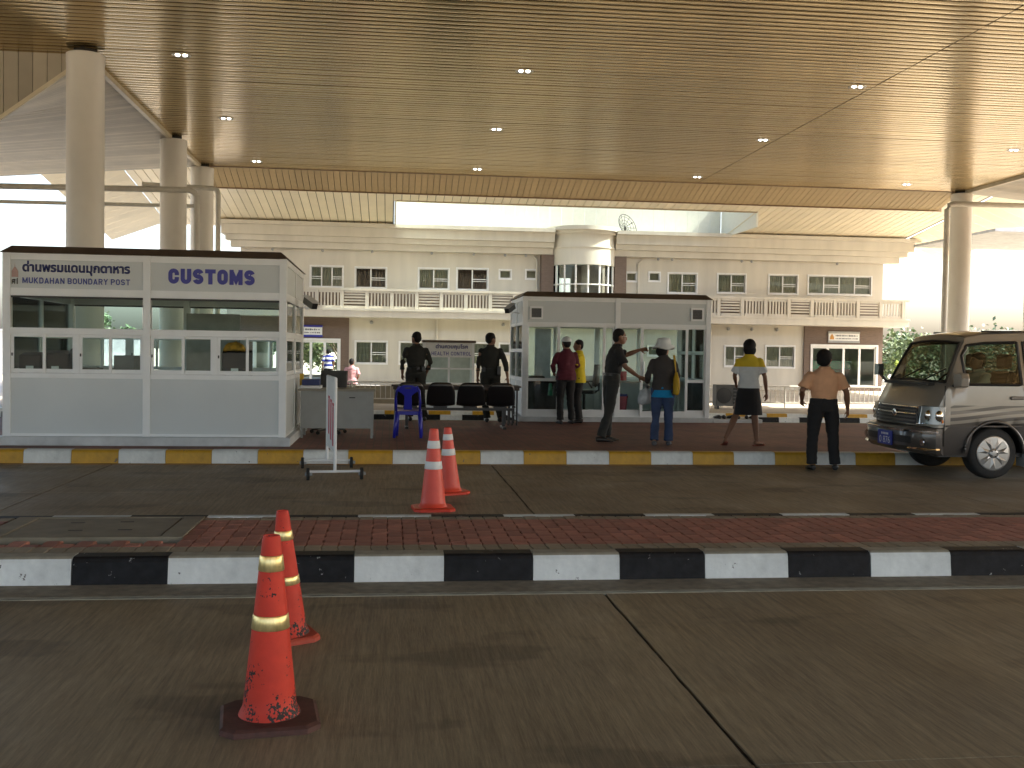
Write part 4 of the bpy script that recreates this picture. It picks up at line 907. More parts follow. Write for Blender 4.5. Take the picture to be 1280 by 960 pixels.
# ------------------------------------------------------------------ furniture on the island
dk = thing('metal_desk', 'grey metal office desk beside the customs booth', 'desk', (-.81, 16.5, .18))
m_desk = mat('desk_grey_paint', (.30, .31, .295), .5, var=.06)
MB().box(-1.40, -.22, 16.2, 16.86, .905, .94).build('top', mat('desk_top', (.27, .25, .20), .45), dk, bevel=.006)
MB().box(-1.36, -.26, 16.24, 16.27, .33, .904).build('modesty_panel', m_desk, dk)
for x in (-1.36, -.29):
    for y in (16.235, 16.79): MB().box(x, x + .035, y, y + .035, .18, .904).build('leg', m_desk, dk)
for x0_, x1_ in ((-1.32, -.95), (-.66, -.3)): MB().box(x0_, x1_, 16.275, 16.78, .38, .9).build('drawer_unit', m_desk, dk)
MB().box(-.62, -.53, 16.228, 16.24, .80, .815).build('badge', m_dark, dk)
tr = thing('document_tray', 'blue tray on a white tray on the metal desk', 'tray', (-1.2, 16.5, .94))
MB().box(-1.38, -1.06, 16.3, 16.7, .94, .985).build('white_tray', m_white, tr, bevel=.008); MB().box(-1.35, -1.08, 16.33, 16.66, .987, 1.08).build('blue_tray', mat('navy_plastic', (.02, .035, .13), .5), tr, bevel=.01)
tag(MB().box(-1.42, -1.36, 16.75, 16.83, .94, 1.16).build('file_binder', mat('yellow_binder', (.6, .38, .02), .5), bevel=.005), 'yellow and dark binder against the booth on the metal desk', 'binder')
office_chair(-.98, 17.05, .18, R(165), 'grey office chair with its back above the metal desk', mat('grey_fabric', (.09, .085, .08), .85))

bc = thing('blue_plastic_chair', 'bright blue plastic chair turned away on the island', 'chair', (.30, 16.55, .18), R(-4))
m_bp = mat('blue_plastic', (.018, .022, .36), .32, var=.06)
def slab_curve(pts, wv, th):
    """ribbon swept through (y,z) points with widths, thickness th along the normal"""
    q = MB(); n = len(pts)
    for side in (0, 1):
        for i, (y, z) in enumerate(pts):
            a = pts[max(i - 1, 0)]; b = pts[min(i + 1, n - 1)]; d = Vector((b[0] - a[0], b[1] - a[1])).normalized(); nn = Vector((-d.y, d.x)) * th * side
            for s in (-1, 1): q.v.append(Vector((s * wv[i] / 2, y + nn.x, z + nn.y)))
    m = 2 * n
    for i in range(n - 1):
        q.f += [(2 * i, 2 * i + 1, 2 * i + 3, 2 * i + 2), (m + 2 * i, m + 2 * i + 2, m + 2 * i + 3, m + 2 * i + 1), (2 * i, 2 * i + 2, m + 2 * i + 2, m + 2 * i), (2 * i + 1, m + 2 * i + 1, m + 2 * i + 3, 2 * i + 3)]
    q.f += [(0, m, m + 1, 1), (m - 2, m - 1, 2 * m - 1, 2 * m - 2)]; q.mi = [0] * len(q.f); return q
slab_curve([(.22, .43), (.15, .44), (0, .42), (-.15, .41), (-.2, .42)], [.40, .42, .42, .40, .38], .02).build('seat', m_bp, bc, bevel=.006, smooth=False, **L)
MB().box(-.19, .19, .16, .18, .38, .42).box(-.19, .19, -.2, -.18, .36, .41).build('apron', m_bp, bc, **L)
bp_ = lambda z: -.19 - .16 * (z - .42) - .03 * (z - .42) ** 2
for s in (-1, 1):
    MB().tube([(s * .185, bp_(.42), .42), (s * .19, bp_(.6), .6), (s * .175, bp_(.74), .74), (s * .13, bp_(.81), .81)], .026, 8, ry=.02).build('back_post', m_bp, bc, smooth=True, **L)
    MB().tube([(s * .175, -.19, .41), (s * .195, -.22, .2), (s * .21, -.25, 0)], [.03, .028, .024], 8).build('leg', m_bp, bc, smooth=True, **L)
    MB().tube([(s * .175, .17, .42), (s * .19, .2, .2), (s * .2, .22, 0)], [.03, .028, .024], 8).build('leg', m_bp, bc, smooth=True, **L)
MB().add([(x, bp_(z) + dy, z) for dy in (-.012, .012) for x, z in ((-.065, .44), (.065, .44), (.055, .66), (.1, .70), (.17, .74), (.13, .80), (.07, .825), (-.07, .825), (-.13, .80), (-.17, .74), (-.1, .70), (-.055, .66))],
         [tuple(range(12)), tuple(range(23, 11, -1))] + [(i, i + 12, (i + 1) % 12 + 12, (i + 1) % 12) for i in range(12)]).build('back_splat', m_bp, bc, bevel=.005, **L)
MB().box(-.05, .05, bp_(.785) - .0135, bp_(.785) - .0125, .775, .795).build('hand_slot', m_dark, bc, **L)

# black beam seating, backs towards the camera
bs = thing('beam_seating', 'row of four black plastic seats on one beam, backs turned', 'bench', (1.15, 18.45, .18))
m_shell = mat('black_shell_plastic', (.012, .012, .013), .28, var=.15)
shell = MB(); U, V = 9, 9
for i in range(V + 1):
    q_ = i / V
    # seat to back profile
    if q_ < .45: y = .22 - .44 * q_ / .45; z = .42 - .03 * math.sin(math.pi * q_ / .45)
    else: k = (q_ - .45) / .55; y = -.22 - .05 * math.sin(k * 1.4) - .09 * k; z = .42 + .40 * k
    wv = .235 + .015 * math.sin(math.pi * q_) - (.03 * max(0, q_ - .75) / .25)
    for j in range(U + 1):
        u = j / U * 2 - 1; e = .035 * u * u
        shell.v.append(Vector((u * wv, y + (e if q_ > .45 else 0), z + (e * .6 if q_ <= .45 else -(.05 * abs(u) ** 6 if i == V else 0)))))
shell.f = [(i * (U + 1) + j, i * (U + 1) + j + 1, (i + 1) * (U + 1) + j + 1, (i + 1) * (U + 1) + j) for i in range(V) for j in range(U)]; shell.mi = [0] * len(shell.f)
for k in range(4):
    o = shell.build('seat_shell', m_shell, bs, smooth=True, local=True); o.location = (-.79 + k * .53, 0, 0); md = o.modifiers.new('s', 'SOLIDIFY'); md.thickness = .018
    MB().box(.36 + k * .53 - .12, .36 + k * .53 + .12, 18.35, 18.55, .545, .575).build('seat_bracket', m_dark, bs)
MB().box(.1, 2.2, 18.41, 18.47, .50, .545).build('beam', m_dark, bs)
for x in (.3, 2.02):
    MB().box(x - .025, x + .025, 18.42, 18.46, .22, .50).build('leg', m_dark, bs); MB().box(x - .03, x + .03, 18.2, 18.72, .18, .22).build('foot_bar', m_dark, bs, bevel=.008)

ft = thing('folding_table', 'long dark brown folding table behind the black seats', 'table', (1.23, 19.5, .18))
MB().box(.03, 2.43, 19.2, 19.82, .885, .915).build('top', m_dkbrown, ft, bevel=.005); MB().box(.06, 2.40, 19.22, 19.25, .83, .884).build('apron', m_dkbrown, ft)
for x in (.1, 2.36):
    for y in (19.26, 19.74): MB().tube([(x, y, .18), (x, y, .88)], .016, 8).build('leg', m_dark, ft)
    MB().tube([(x, 19.26, .35), (x, 19.74, .35)], .012, 8).build('stretcher', m_dark, ft)
MB().tube([(.1, 19.5, .5), (.42, 19.5, .87)], .012, 8).build('brace', m_dark, ft); MB().tube([(2.36, 19.5, .5), (2.05, 19.5, .87)], .012, 8).build('brace', m_dark, ft)
for x in (2.2, 2.28):
    for y in (19.26, 19.74): MB().tube([(x, y, .18), (x, y, .88)], .014, 8).build('folded_leg', m_dark, ft)

# shoes left by the booth
ords = ('first', 'second', 'third', 'fourth', 'fifth', 'sixth')
for i, (x, y, a) in enumerate(((6.66, 20.62, .2), (6.78, 20.6, -.1), (6.95, 20.63, .4), (7.06, 20.6, .1), (7.28, 20.62, -.3), (7.39, 20.6, .0))):
    o = MB(); o.tube([(0, -.12, .035), (0, -.05, .045), (0, .03, .035), (0, .1, .028), (0, .13, .02)], [.036, .04, .045, .042, .02], 10, ry=[.035, .04, .032, .024, .012])
    s = o.build('shoe', m_dark, smooth=True); s.location = (x, y, .25); s.rotation_euler = (0, 0, a); tag(s, '%s black shoe from the booth on the step beside it' % ords[i], 'shoe', 'shoes left on the step')

# ------------------------------------------------------------------ low metal fence, kiosk, condenser on the plaza
m_fence = mat('fence_paint', (.62, .58, .50), .5, var=.08)
def fence(x0, x1, y, label):
    t = thing('fence', label, 'fence', ((x0 + x1) / 2, y, -.15)); n = max(1, round((x1 - x0) / 2.2)); h = .70
    MB().tube([(x0, y, -.15 + h), (x1, y, -.15 + h)], .028, 8).build('top_rail', m_fence, t); MB().tube([(x0, y, .02), (x1, y, .02)], .02, 8).build('bottom_rail', m_fence, t)
    post = MB().tube([(0, 0, 0), (0, 0, h)], .032, 8).mesh('post', m_fence); bar = MB().tube([(0, 0, .17), (0, 0, h)], .013, 6).mesh('bar', m_fence)
    for i in range(n + 1): inst('post', post, t, (x0 + (x1 - x0) * i / n, y, -.15))
    k = int((x1 - x0) / .16)
    for i in range(1, k): inst('bar', bar, t, (x0 + (x1 - x0) * i / k, y, -.15))
fence(-3.5, 5.8, 33.0, 'low pale metal fence behind the tables on the left')
fence(8.6, 17.3, 33.0, 'low pale metal fence behind the walking people on the right')
kx0, kx1, ky = .98, 2.50, 31.0
lw = tag(MB().box(-3.6, 5.9, 33.25, 33.45, -.15, .42).build('added_low_wall', mat('plaza_shade_beige', (.36, .31, .22), .85, var=.12), bevel=.01), 'added low beige wall hiding the sunlit strip behind the left fence', 'wall')  # added wall hides the sunlit paving strip; its beige stands for shaded plaza
kk = thing('health_control_kiosk', 'small white kiosk with HEALTH CONTROL sign behind the tables', 'kiosk', (1.74, 31.4, -.15))
MB().box(kx0, kx1, ky, ky + .9, -.149, .55).build('lower_body', m_panel, kk)
for x in (kx0, kx1 - .07):
    for y in (ky, ky + .83): MB().box(x, x + .07, y, y + .07, .55, 1.80).build('post', m_alu, kk)
MB().box(kx0, kx1, ky + .002, ky + .05, 1.36, 1.80).build('sign_panel', m_white, kk); MB().box(kx0 - .04, kx1 + .04, ky - .04, ky + .94, 1.80, 1.87).build('roof', m_browncap, kk)
MB().box(kx0 + .07, kx1 - .07, ky, ky + .06, 1.0, 1.05).box(kx0 + .07, kx1 - .07, ky, ky + .06, .55, .61).box(1.71, 1.77, ky, ky + .06, .61, 1.36).build('window_frame', m_alu, kk)
MB().box(kx0 + .07, kx1 - .07, ky + .03, ky + .034, .61, 1.36).build('pane', m_bglass, kk); MB().box(kx0 + .07, kx1 - .07, ky + .86, ky + .89, .55, 1.80).build('back_panel', mat('kiosk_back', (.55, .55, .5), .6), kk)
textmesh('thai_lettering', 'ด่านควบคุมโรค', m_blue, kk, 1.34, 2.30, 1.59, 1.76, ky - .002, res=4)
letters('lettering', 'HEALTH CONTROL', m_blue, kk, 1.22, 2.40, 1.42, 1.53, ky - .002, .22, .28)
ac = thing('condenser_unit', 'grey air-conditioning outdoor unit beside the inspection booth', 'air conditioner', (10.55, 31.9, -.15))
MB().box(10.2, 10.95, 31.7, 32.1, -.05, .62).build('casing', mat('condenser_grey', (.10, .10, .095), .6), ac, bevel=.01); MB().lathe((10.45, 31.7, .28), [(.05, -.02), (.24, -.015), (.25, -.002)], 24, 'y').build('fan_grille', m_dark, ac)
for k in range(5): MB().box(10.74, 10.93, 31.685, 31.699, .02 + k * .11, .09 + k * .11).build('louvre', m_dark, ac)
for x in (10.25, 10.85): MB().box(x, x + .06, 31.75, 32.05, -.15, -.051).build('foot', m_dark, ac)
# potted plant by the right entrance
pl = thing('potted_plant', 'yellow-green leafy plant in a pot right of the right entrance', 'plant', (24.3, 47.5, -.15))
MB().lathe((24.3, 47.5, -.15), [(.22, 0), (.3, .5), (.33, .5), (.33, .55), (.28, .55), (.24, .4)], 20).build('pot', m_plinth, pl, auto=40)
MB().tube([(24.3, 47.5, .3), (24.32, 47.5, 1.0)], .03, 6).build('stem', m_dkbrown, pl)
lf = MB()
for i in range(46):
    a = random.uniform(0, 6.28); e = random.uniform(-.3, 1.2); ln = random.uniform(.3, .55); c = Vector((24.3, 47.5, random.uniform(.55, 1.15))); d = Vector((math.cos(a) * math.cos(e), math.sin(a) * math.cos(e), math.sin(e))); s = d.cross(Vector((0, 0, 1))).normalized() * .07
    p = [c, c + d * ln * .5 + s + Vector((0, 0, .04)), c + d * ln + Vector((0, 0, -.08)), c + d * ln * .5 - s + Vector((0, 0, .04))]; lf.add(p, [(0, 1, 2, 3)])
lf.build('foliage', mat('yellow_green_leaf', (.22, .30, .03), .5, var=.3), pl, fix=False)

# far-right neighbouring shelter corner on a post
ns = thing('shelter', 'corner of a neighbouring shelter roof on a thin post at the right edge', 'shelter', (24.0, 37, -.4))
MB().add([(22.0, 36, 6.35), (34, 36, 7.4), (34, 42, 7.4), (22.0, 42, 6.35), (22.0, 36, 6.25), (34, 36, 6.2), (34, 42, 6.2), (22.0, 42, 6.25)], [(0, 1, 2, 3), (7, 6, 5, 4), (0, 4, 5, 1), (1, 5, 6, 2), (2, 6, 7, 3), (3, 7, 4, 0)]).build('roof', m_plinth, ns)
for y in (36.5, 41.5): MB().tube([(23.6, y, -.44), (23.6, y, 6.25)], .08, 10).build('post', m_pipe, ns)
MB().tube([(31, 39, -.44), (31, 39, 6.2)], .08, 10).build('post', m_pipe, ns)

# low wall and outbuildings in the bright distance
wl = tag(MB().box(-70, -14, 62, 62.4, -.46, 2.3).build('boundary_wall', m_plinth), 'long pale boundary wall in the bright distance on the left', 'wall')
MB().box(-70, -14, 61.9, 62.5, 2.3, 2.42).build('coping', m_plinth, wl)

# ------------------------------------------------------------------ trees
m_bark = mat('bark', (.12, .085, .06), .9, var=.3, scale=8, bump=.4)
m_leaf = [mat('leaf_%d' % i, c, .55, var=.35, scale=1.5) for i, c in enumerate(((.085, .125, .045), (.105, .145, .05), (.075, .115, .05)))]
def tree(x, y, h, rad, label, n=2600, k=0, z=-.46):
    t = thing('tree', label, 'tree', (x, y, z), group='trees beyond the building'); rnd = random.Random(int(x * 31 + y)); q = MB()
    q.tube([(x, y, z), (x + .1, y, z + h * .2), (x - .05, y + .1, z + h * .42)], [h * .028, h * .022, h * .015], 9); limbs = []
    for i in range(8):
        a = i * 2.4 + rnd.random(); z0 = z + h * (.18 + .03 * i); e = Vector((x + rad * .65 * math.cos(a), y + rad * .65 * math.sin(a), z + h * (.3 + .08 * i)))
        q.tube([(x, y, z0), (x + (e.x - x) * .4, y + (e.y - y) * .4, z0 + (e.z - z0) * .55), e], [h * .012, h * .008, h * .003], 6); limbs.append(e)
    q.build('trunk', m_bark, t, smooth=True)
    limbs.append(Vector((x, y, z + h * .88))); lf = MB()
    for e in limbs:
        for _ in range(3):
            c = e + Vector((rnd.gauss(0, rad * .28), rnd.gauss(0, rad * .28), rnd.gauss(0, h * .06)))
            for _ in range(n // (len(limbs) * 3)):
                d = Vector((rnd.gauss(0, 1), rnd.gauss(0, 1), rnd.gauss(0, .7))); p = c + d * rad * .17; s = rnd.uniform(.10, .22)
                a_ = Vector((rnd.gauss(0, 1), rnd.gauss(0, 1), rnd.gauss(0, .6))).normalized() * s; b_ = a_.cross(Vector((rnd.gauss(0, 1), rnd.gauss(0, 1), rnd.gauss(0, 1)))).normalized() * s * .55
                lf.add([p - a_, p + b_, p + a_, p - b_], [(0, 1, 2, 3)])
    lf.build('crown', m_leaf[k % 3], t, fix=False)
tree(31, 64, 3.3, 2.6, 'rounded green tree in the haze right of the building', k=0)
tree(35.5, 69, 3.3, 3.0, 'lower green tree seen through the van windscreen', k=1)
tree(40, 66, 3.7, 3.4, 'taller green tree seen behind the van driver', k=2)
tree(46, 70, 3.7, 3.6, 'green tree seen through the van side window', k=0)
tree(-3.2, 66, 4.6, 2.2, 'bright green tree seen through the left entrance glass', k=1)
tree(-5.8, 68, 5.0, 2.4, 'green tree at the left of the left entrance glass', k=0)
tree(-19, 72, 4.2, 1.3, 'small tree over the wall seen through the customs booth', k=2, n=1800)
# ------------------------------------------------------------------ van
van = thing('van', 'champagne and dark grey van with a driver, at the right edge', 'van', (6.18, 13.42, 0)); VL = dict(local=True)
m_vup = mat('champagne_paint', (.29, .262, .222), .33, metal=.3, var=.03, coat=.6)
m_vlo = mat('dark_grey_paint', (.085, .076, .07), .33, metal=.3, var=.04, coat=.6)
m_chrome = mat('chrome', (.75, .75, .74), .12, metal=1, var=.03)
m_vglass = glassmat('van_glass', (.50, .60, .53), 1.45)
m_trim = mat('black_trim', (.01, .01, .011), .45)
def decalmat():
    m = mat('side_decal', (.2, .2, .2), .28, metal=.4, coat=.6).copy(); m.name = 'side_decal'; n, l = m.node_tree.nodes, m.node_tree.links; b = n['Principled BSDF']
    tc = n.new('ShaderNodeTexCoord'); sp = n.new('ShaderNodeSeparateXYZ'); l.new(tc.outputs['Object'], sp.inputs[0])
    def mth(op, a, bb):
        q = n.new('ShaderNodeMath'); q.operation = op
        for i, v in enumerate((a, bb)):
            if isinstance(v, float): q.inputs[i].default_value = v
            else: l.new(v, q.inputs[i])
        return q.outputs[0]
    s = mth('ADD', mth('MULTIPLY', sp.outputs['Z'], 75.0), mth('MULTIPLY', mth('SINE', mth('MULTIPLY', sp.outputs['X'], 2.2), 0.0), 4.5))
    st = mth('MULTIPLY', mth('ADD', mth('SINE', s, 0.0), 1.0), .5)
    rp = n.new('ShaderNodeValToRGB'); rp.color_ramp.elements[0].position = .45; rp.color_ramp.elements[1].position = .6
    rp.color_ramp.elements[0].color = (.075, .068, .06, 1); rp.color_ramp.elements[1].color = (.24, .22, .185, 1); l.new(st, rp.inputs[0])
    l.new(rp.outputs[0], b.inputs['Base Color']); return m
m_decal = decalmat()
def lerp(tab, x):
    for (a, u), (b, v) in zip(tab, tab[1:]):
        if x <= b: return u + (v - u) * max(0, min(1, (x - a) / (b - a)))
    return tab[-1][1]
TOP = [(0, .68), (.04, .74), (.07, .90), (.12, .965), (.36, 1.115), (.60, 1.235), (.66, 1.28), (.80, 1.475), (.95, 1.67), (1.08, 1.81), (1.2, 1.88), (1.5, 1.925), (2.2, 1.955), (3.4, 1.955), (4.4, 1.91), (4.7, 1.84)]
CUR = [(0, .13), (.3, .12), (.62, .09), (1.1, .05), (1.4, 0)]
GX = [(0, .66), (.07, .67), (.12, .69), (.6, .845), (1.1, 1.19), (1.1705, 1.205), (1.24, 1.255), (1.3, 1.3), (9, 9)]
def poff(x, y): return lerp(CUR, x) * (abs(y) / .84) ** (3.2 if x < .5 else 2.3)
NOM = [.30, .42, .68, .80, .95, 1.22]; HW = [.80, .835, .85, .85, .848, .83]
WX = (1.57, 4.15)
def section(x):
    T = lerp(TOP, x); z8 = T - (.055 if x > .6 else .03); B = min(1.22, z8 - .015); fr = max(0, min(1, (z8 - 1.22) / .66))
    y8 = .80 - .15 * fr; rows = []
    for nz_, hw in zip(NOM, HW): rows.append([hw, .30 + (nz_ - .30) * (B - .30) / .92])
    for k in (.48, .83): rows.append([.83 + (y8 - .83) * k, B + (z8 - B) * k])
    rows += [[y8, z8], [y8 - .055, z8 + .022], [y8 * .5, T - .012], [0, T]]
    for wx in WX:
        if abs(x - wx) < .40:
            az = .335 + math.sqrt(.40 ** 2 - (x - wx) ** 2)
            for k in range(4): rows[k][1] = max(rows[k][1], az + .012 * k)
    return rows
ST = [0, .02, .045, .07, .12, .2, .3, .42, .52, .6, .64, .72, .80, .88, .95, 1.0, 1.06, 1.10, 1.1705, 1.2, 1.24, 1.3, 1.36, 1.42, 1.5, 1.57, 1.64, 1.72, 1.78, 1.84, 1.90, 1.94, 1.9695, 2.02, 2.2, 2.5, 2.9, 2.98, 3.2, 3.5, 3.7495, 3.8, 3.9, 4.0, 4.15, 4.3, 4.4, 4.5, 4.5505, 4.65, 4.7]
NR = 12; body = MB(); glass = {'windscreen': MB(), 'side_window': MB(), 'far_side_window': MB(), 'rear_side_window': MB()}
secs = [section(x) for x in ST]
def vp(i, k, s): y, z = secs[i][k]; return Vector((lerp(GX, ST[i]) + poff(ST[i], y), s * y, z))
def mface(i, k):
    return 1 if k < 2 else (2 if k < 4 and ST[i] > .6 else (1 if k < 2 else 0))
for s in (-1, 1):
    for i in range(len(ST) - 1):
        for k in range(NR - 1):
            p = [vp(i, k, s), vp(i + 1, k, s), vp(i + 1, k + 1, s), vp(i, k + 1, s)]; xm = (ST[i] + ST[i + 1]) / 2; tgt = None
            if 9 <= k <= 10 and .64 <= xm <= 1.06: tgt = glass['windscreen']
            elif 5 <= k <= 6:
                if 1.0 < xm < 1.94: tgt = glass['side_window' if s < 0 else 'far_side_window']
                elif 2.02 < xm < 2.9 or 2.98 < xm < 4.4: tgt = glass['rear_side_window']
            if tgt is not None: tgt.add(p, [(0, 1, 2, 3)])
            else: body.m = mface(i, k); body.add(p, [(0, 1, 2, 3)])
for i in (0, len(ST) - 1):
    for k in range(NR - 1):
        body.m = 1 if k < 2 else 0; body.add([vp(i, k, -1), vp(i, k, 1), vp(i, k + 1, 1), vp(i, k + 1, -1)], [(0, 1, 2, 3)])
vb = body.build('body', [m_vup, m_vlo, m_decal], van, local=True)
bm = bmesh.new(); bm.from_mesh(vb.data); bmesh.ops.remove_doubles(bm, verts=bm.verts, dist=.0008); bmesh.ops.recalc_face_normals(bm, faces=bm.faces); bm.to_mesh(vb.data); bm.free()
vb.data.polygons.foreach_set('use_smooth', [True] * len(vb.data.polygons)); vb.data.set_sharp_from_angle(angle=R(32))
m_vtint = glassmat('van_tinted_glass', (.17, .20, .18), 1.45)
for nm, g in glass.items(): g.build(nm, m_vtint if nm in ('far_side_window', 'rear_side_window') else m_vglass, van, local=True, auto=40)
# window rubbers
def rubber(pts, r=.014): return MB().tube(pts, r, 6)
for s in (-1, 1):
    i0, i1 = ST.index(1.0), ST.index(1.94)
    ring = [vp(i, 5, s) for i in range(i0, i1 + 1)] + [vp(i1, 6, s)] + [vp(i, 7, s) for i in range(i1, i0 - 1, -1)] + [vp(i0, 6, s), vp(i0, 5, s)]
    rubber([p + Vector((0, s * .004, 0)) for p in ring], .02).build('window_rubber', m_trim, van, **VL)
    i2, i3 = ST.index(2.02), ST.index(2.9)
    ring = [vp(i, 5, s) for i in range(i2, i3 + 1)] + [vp(i3, 6, s)] + [vp(i, 7, s) for i in range(i3, i2 - 1, -1)] + [vp(i2, 6, s), vp(i2, 5, s)]
    rubber([p + Vector((0, s * .004, 0)) for p in ring], .018).build('window_rubber', m_trim, van, **VL)
i0, i1 = ST.index(.64), ST.index(1.06)
ring = [vp(i0, k, -1) for k in (9, 10, 11)] + [vp(i0, k, 1) for k in (10, 9)] + [vp(i, 9, 1) for i in range(i0, i1 + 1)] + [vp(i1, k, 1) for k in (10, 11)] + [vp(i1, k, -1) for k in (10, 9)] + [vp(i, 9, -1) for i in range(i1, i0 - 1, -1)]
rubber([p + Vector((-.003, 0, .004)) for p in ring], .016).build('windscreen_rubber', m_trim, van, **VL)
# path round the nose in plan
NB = .66
def nose(s, dx=0., out=0.):
    """s 0..1: from the centre of the nose round the near corner to x=.8"""
    if s < .6: y = .84 * (s / .6); return Vector((NB + poff(0, y) + dx - out, y))
    x = .79 + (s - .6) / .4 * .07; return Vector((x + dx * .5, .85 + out))
def nose_sweep(s0, s1, prof, side, n=14):
    q = MB(); m = len(prof)
    for i in range(n + 1):
        for (o, z) in prof:
            p = nose(s0 + (s1 - s0) * i / n, o[0], o[1]); q.v.append(Vector((p.x, side * p.y, z)))
    q.f = [(i * m + k, (i + 1) * m + k, (i + 1) * m + (k + 1) % m, i * m + (k + 1) % m) for i in range(n) for k in range(m)] + [tuple(range(m)), tuple(n * m + k for k in range(m))]; q.mi = [0] * len(q.f); return q
for side in (-1, 1):
    NB = .66
    nose_sweep(0, .995, [((.04, .0), .30), ((-.05, .03), .33), ((-.085, .045), .40), ((-.085, .045), .57), ((-.06, .04), .645), ((.02, .0), .66)], side, 26).build('bumper', m_vlo, van, auto=35, **VL)
    nose_sweep(.02, .8, [((-.088, .047), .585), ((-.094, .053), .59), ((-.094, .053), .615), ((-.086, .047), .62)], side, 20).build('bumper_chrome', m_chrome, van, **VL)
    nose_sweep(.0, .42, [((-.083, .044), .44), ((-.09, .05), .44), ((-.09, .05), .53), ((-.083, .044), .53)], side, 12).build('air_intake', m_trim, van, **VL)
    nose_sweep(.4, .92, [((-.09, .05), .37), ((-.10, .06), .375), ((-.09, .055), .395), ((-.085, .045), .395)], side, 14).build('bumper_lip', m_chrome, van, **VL)
    NB = .622
    # headlamp: reflector bowl, clear lens, amber corner
    nose_sweep(.42, .965, [((.055, .004), .70), ((.03, .012), .70), ((.05, .012), .925), ((.09, .0), .93)], side, 18).build('headlamp_reflector', mat('lamp_reflector', (.5, .5, .5), .35, metal=.6), van, auto=20, **VL)
    nose_sweep(.415, .97, [((.03, .013), .695), ((.012, .022), .70), ((.034, .02), .93), ((.06, .012), .935)], side, 18).build('headlamp_lens', glassmat('headlamp_glass', (.92, .94, .95), 1.5), van, auto=30, **VL)
    nose_sweep(.80, .93, [((.02, .0235), .72), ((.018, .0245), .72), ((.02, .0245), .76), ((.022, .0235), .76)], side, 5).build('indicator', mat('amber_lens', (.8, .22, .01), .2), van, **VL)
    for s_ in (.52, .63): p = nose(s_, .03, .0); MB().ell((p.x, side * p.y, .81), .05, .05, .075, 14, 9).build('headlamp_bowl', m_chrome, van, smooth=True, **VL)
    NB = .66; q = nose(.56, -.09, .0); MB().lathe((q.x - .06, side * q.y, .47), [(.045, .0), (.05, .01), (.035, .02)], 18, 'x').build('fog_lamp', m_chrome, van, **VL)
# grille
nose_grille = lambda y: poff(0, y)
gq = MB(); NB = .622
for side in (-1, 1):
    nose_sweep(0, .40, [((.04, 0), .685), ((.018, 0), .69), ((.045, 0), .915), ((.09, 0), .92)], side, 10).build('grille_back', m_trim, van, **VL)
    for z in (.72, .765, .81, .855, .9): nose_sweep(0, .395, [((.02 + (z - .69) * .11, 0), z), ((.002 + (z - .69) * .11, 0), z + .004), ((.006 + (z - .69) * .11, 0), z + .016), ((.024 + (z - .69) * .11, 0), z + .018)], side, 10).build('grille_bar', m_chrome if z > .89 or z == .81 else mat('grille_grey', (.12, .12, .12), .3, metal=.6), van, **VL)
    nose_sweep(.385, .405, [((.03, 0), .69), ((-.004, 0), .69), ((.02, 0), .92), ((.06, 0), .925)], side, 2).build('grille_surround', m_chrome, van, **VL)
MB().lathe((.628, 0, .81), [(.03, 0), (.05, .004), (.055, .012), (.03, .03)], 20, 'x').build('emblem', m_chrome, van, **VL)
# plate
pt = MB().box(.506, .516, -.20, .20, .38, .57).build('licence_plate', mat('plate_blue', (.03, .05, .36), .4), van, **VL)
def plate_text(body, y0, y1, z0, z1):
    c = bpy.data.curves.new('plate_text', 'FONT'); c.body = body; me = evaluated_mesh(bpy.data.objects.new('plate_text', c))
    xs_ = [v.co.x for v in me.vertices]; ys_ = [v.co.y for v in me.vertices]
    for v in me.vertices:
        u = (v.co.x - min(xs_)) / (max(xs_) - min(xs_)); q = (v.co.y - min(ys_)) / (max(ys_) - min(ys_)); v.co = (.5045, y1 - u * (y1 - y0), z0 + q * (z1 - z0))
    me.materials.append(m_white); o = bpy.data.objects.new('plate_text', me); COL.objects.link(o); o.parent = pt
plate_text('0 876', -.15, .15, .40, .49)
for k in range(5): MB().box(.5035, .5055, -.10 + k * .042, -.072 + k * .042, .512, .54).build('plate_mark', m_white, pt, local=True)
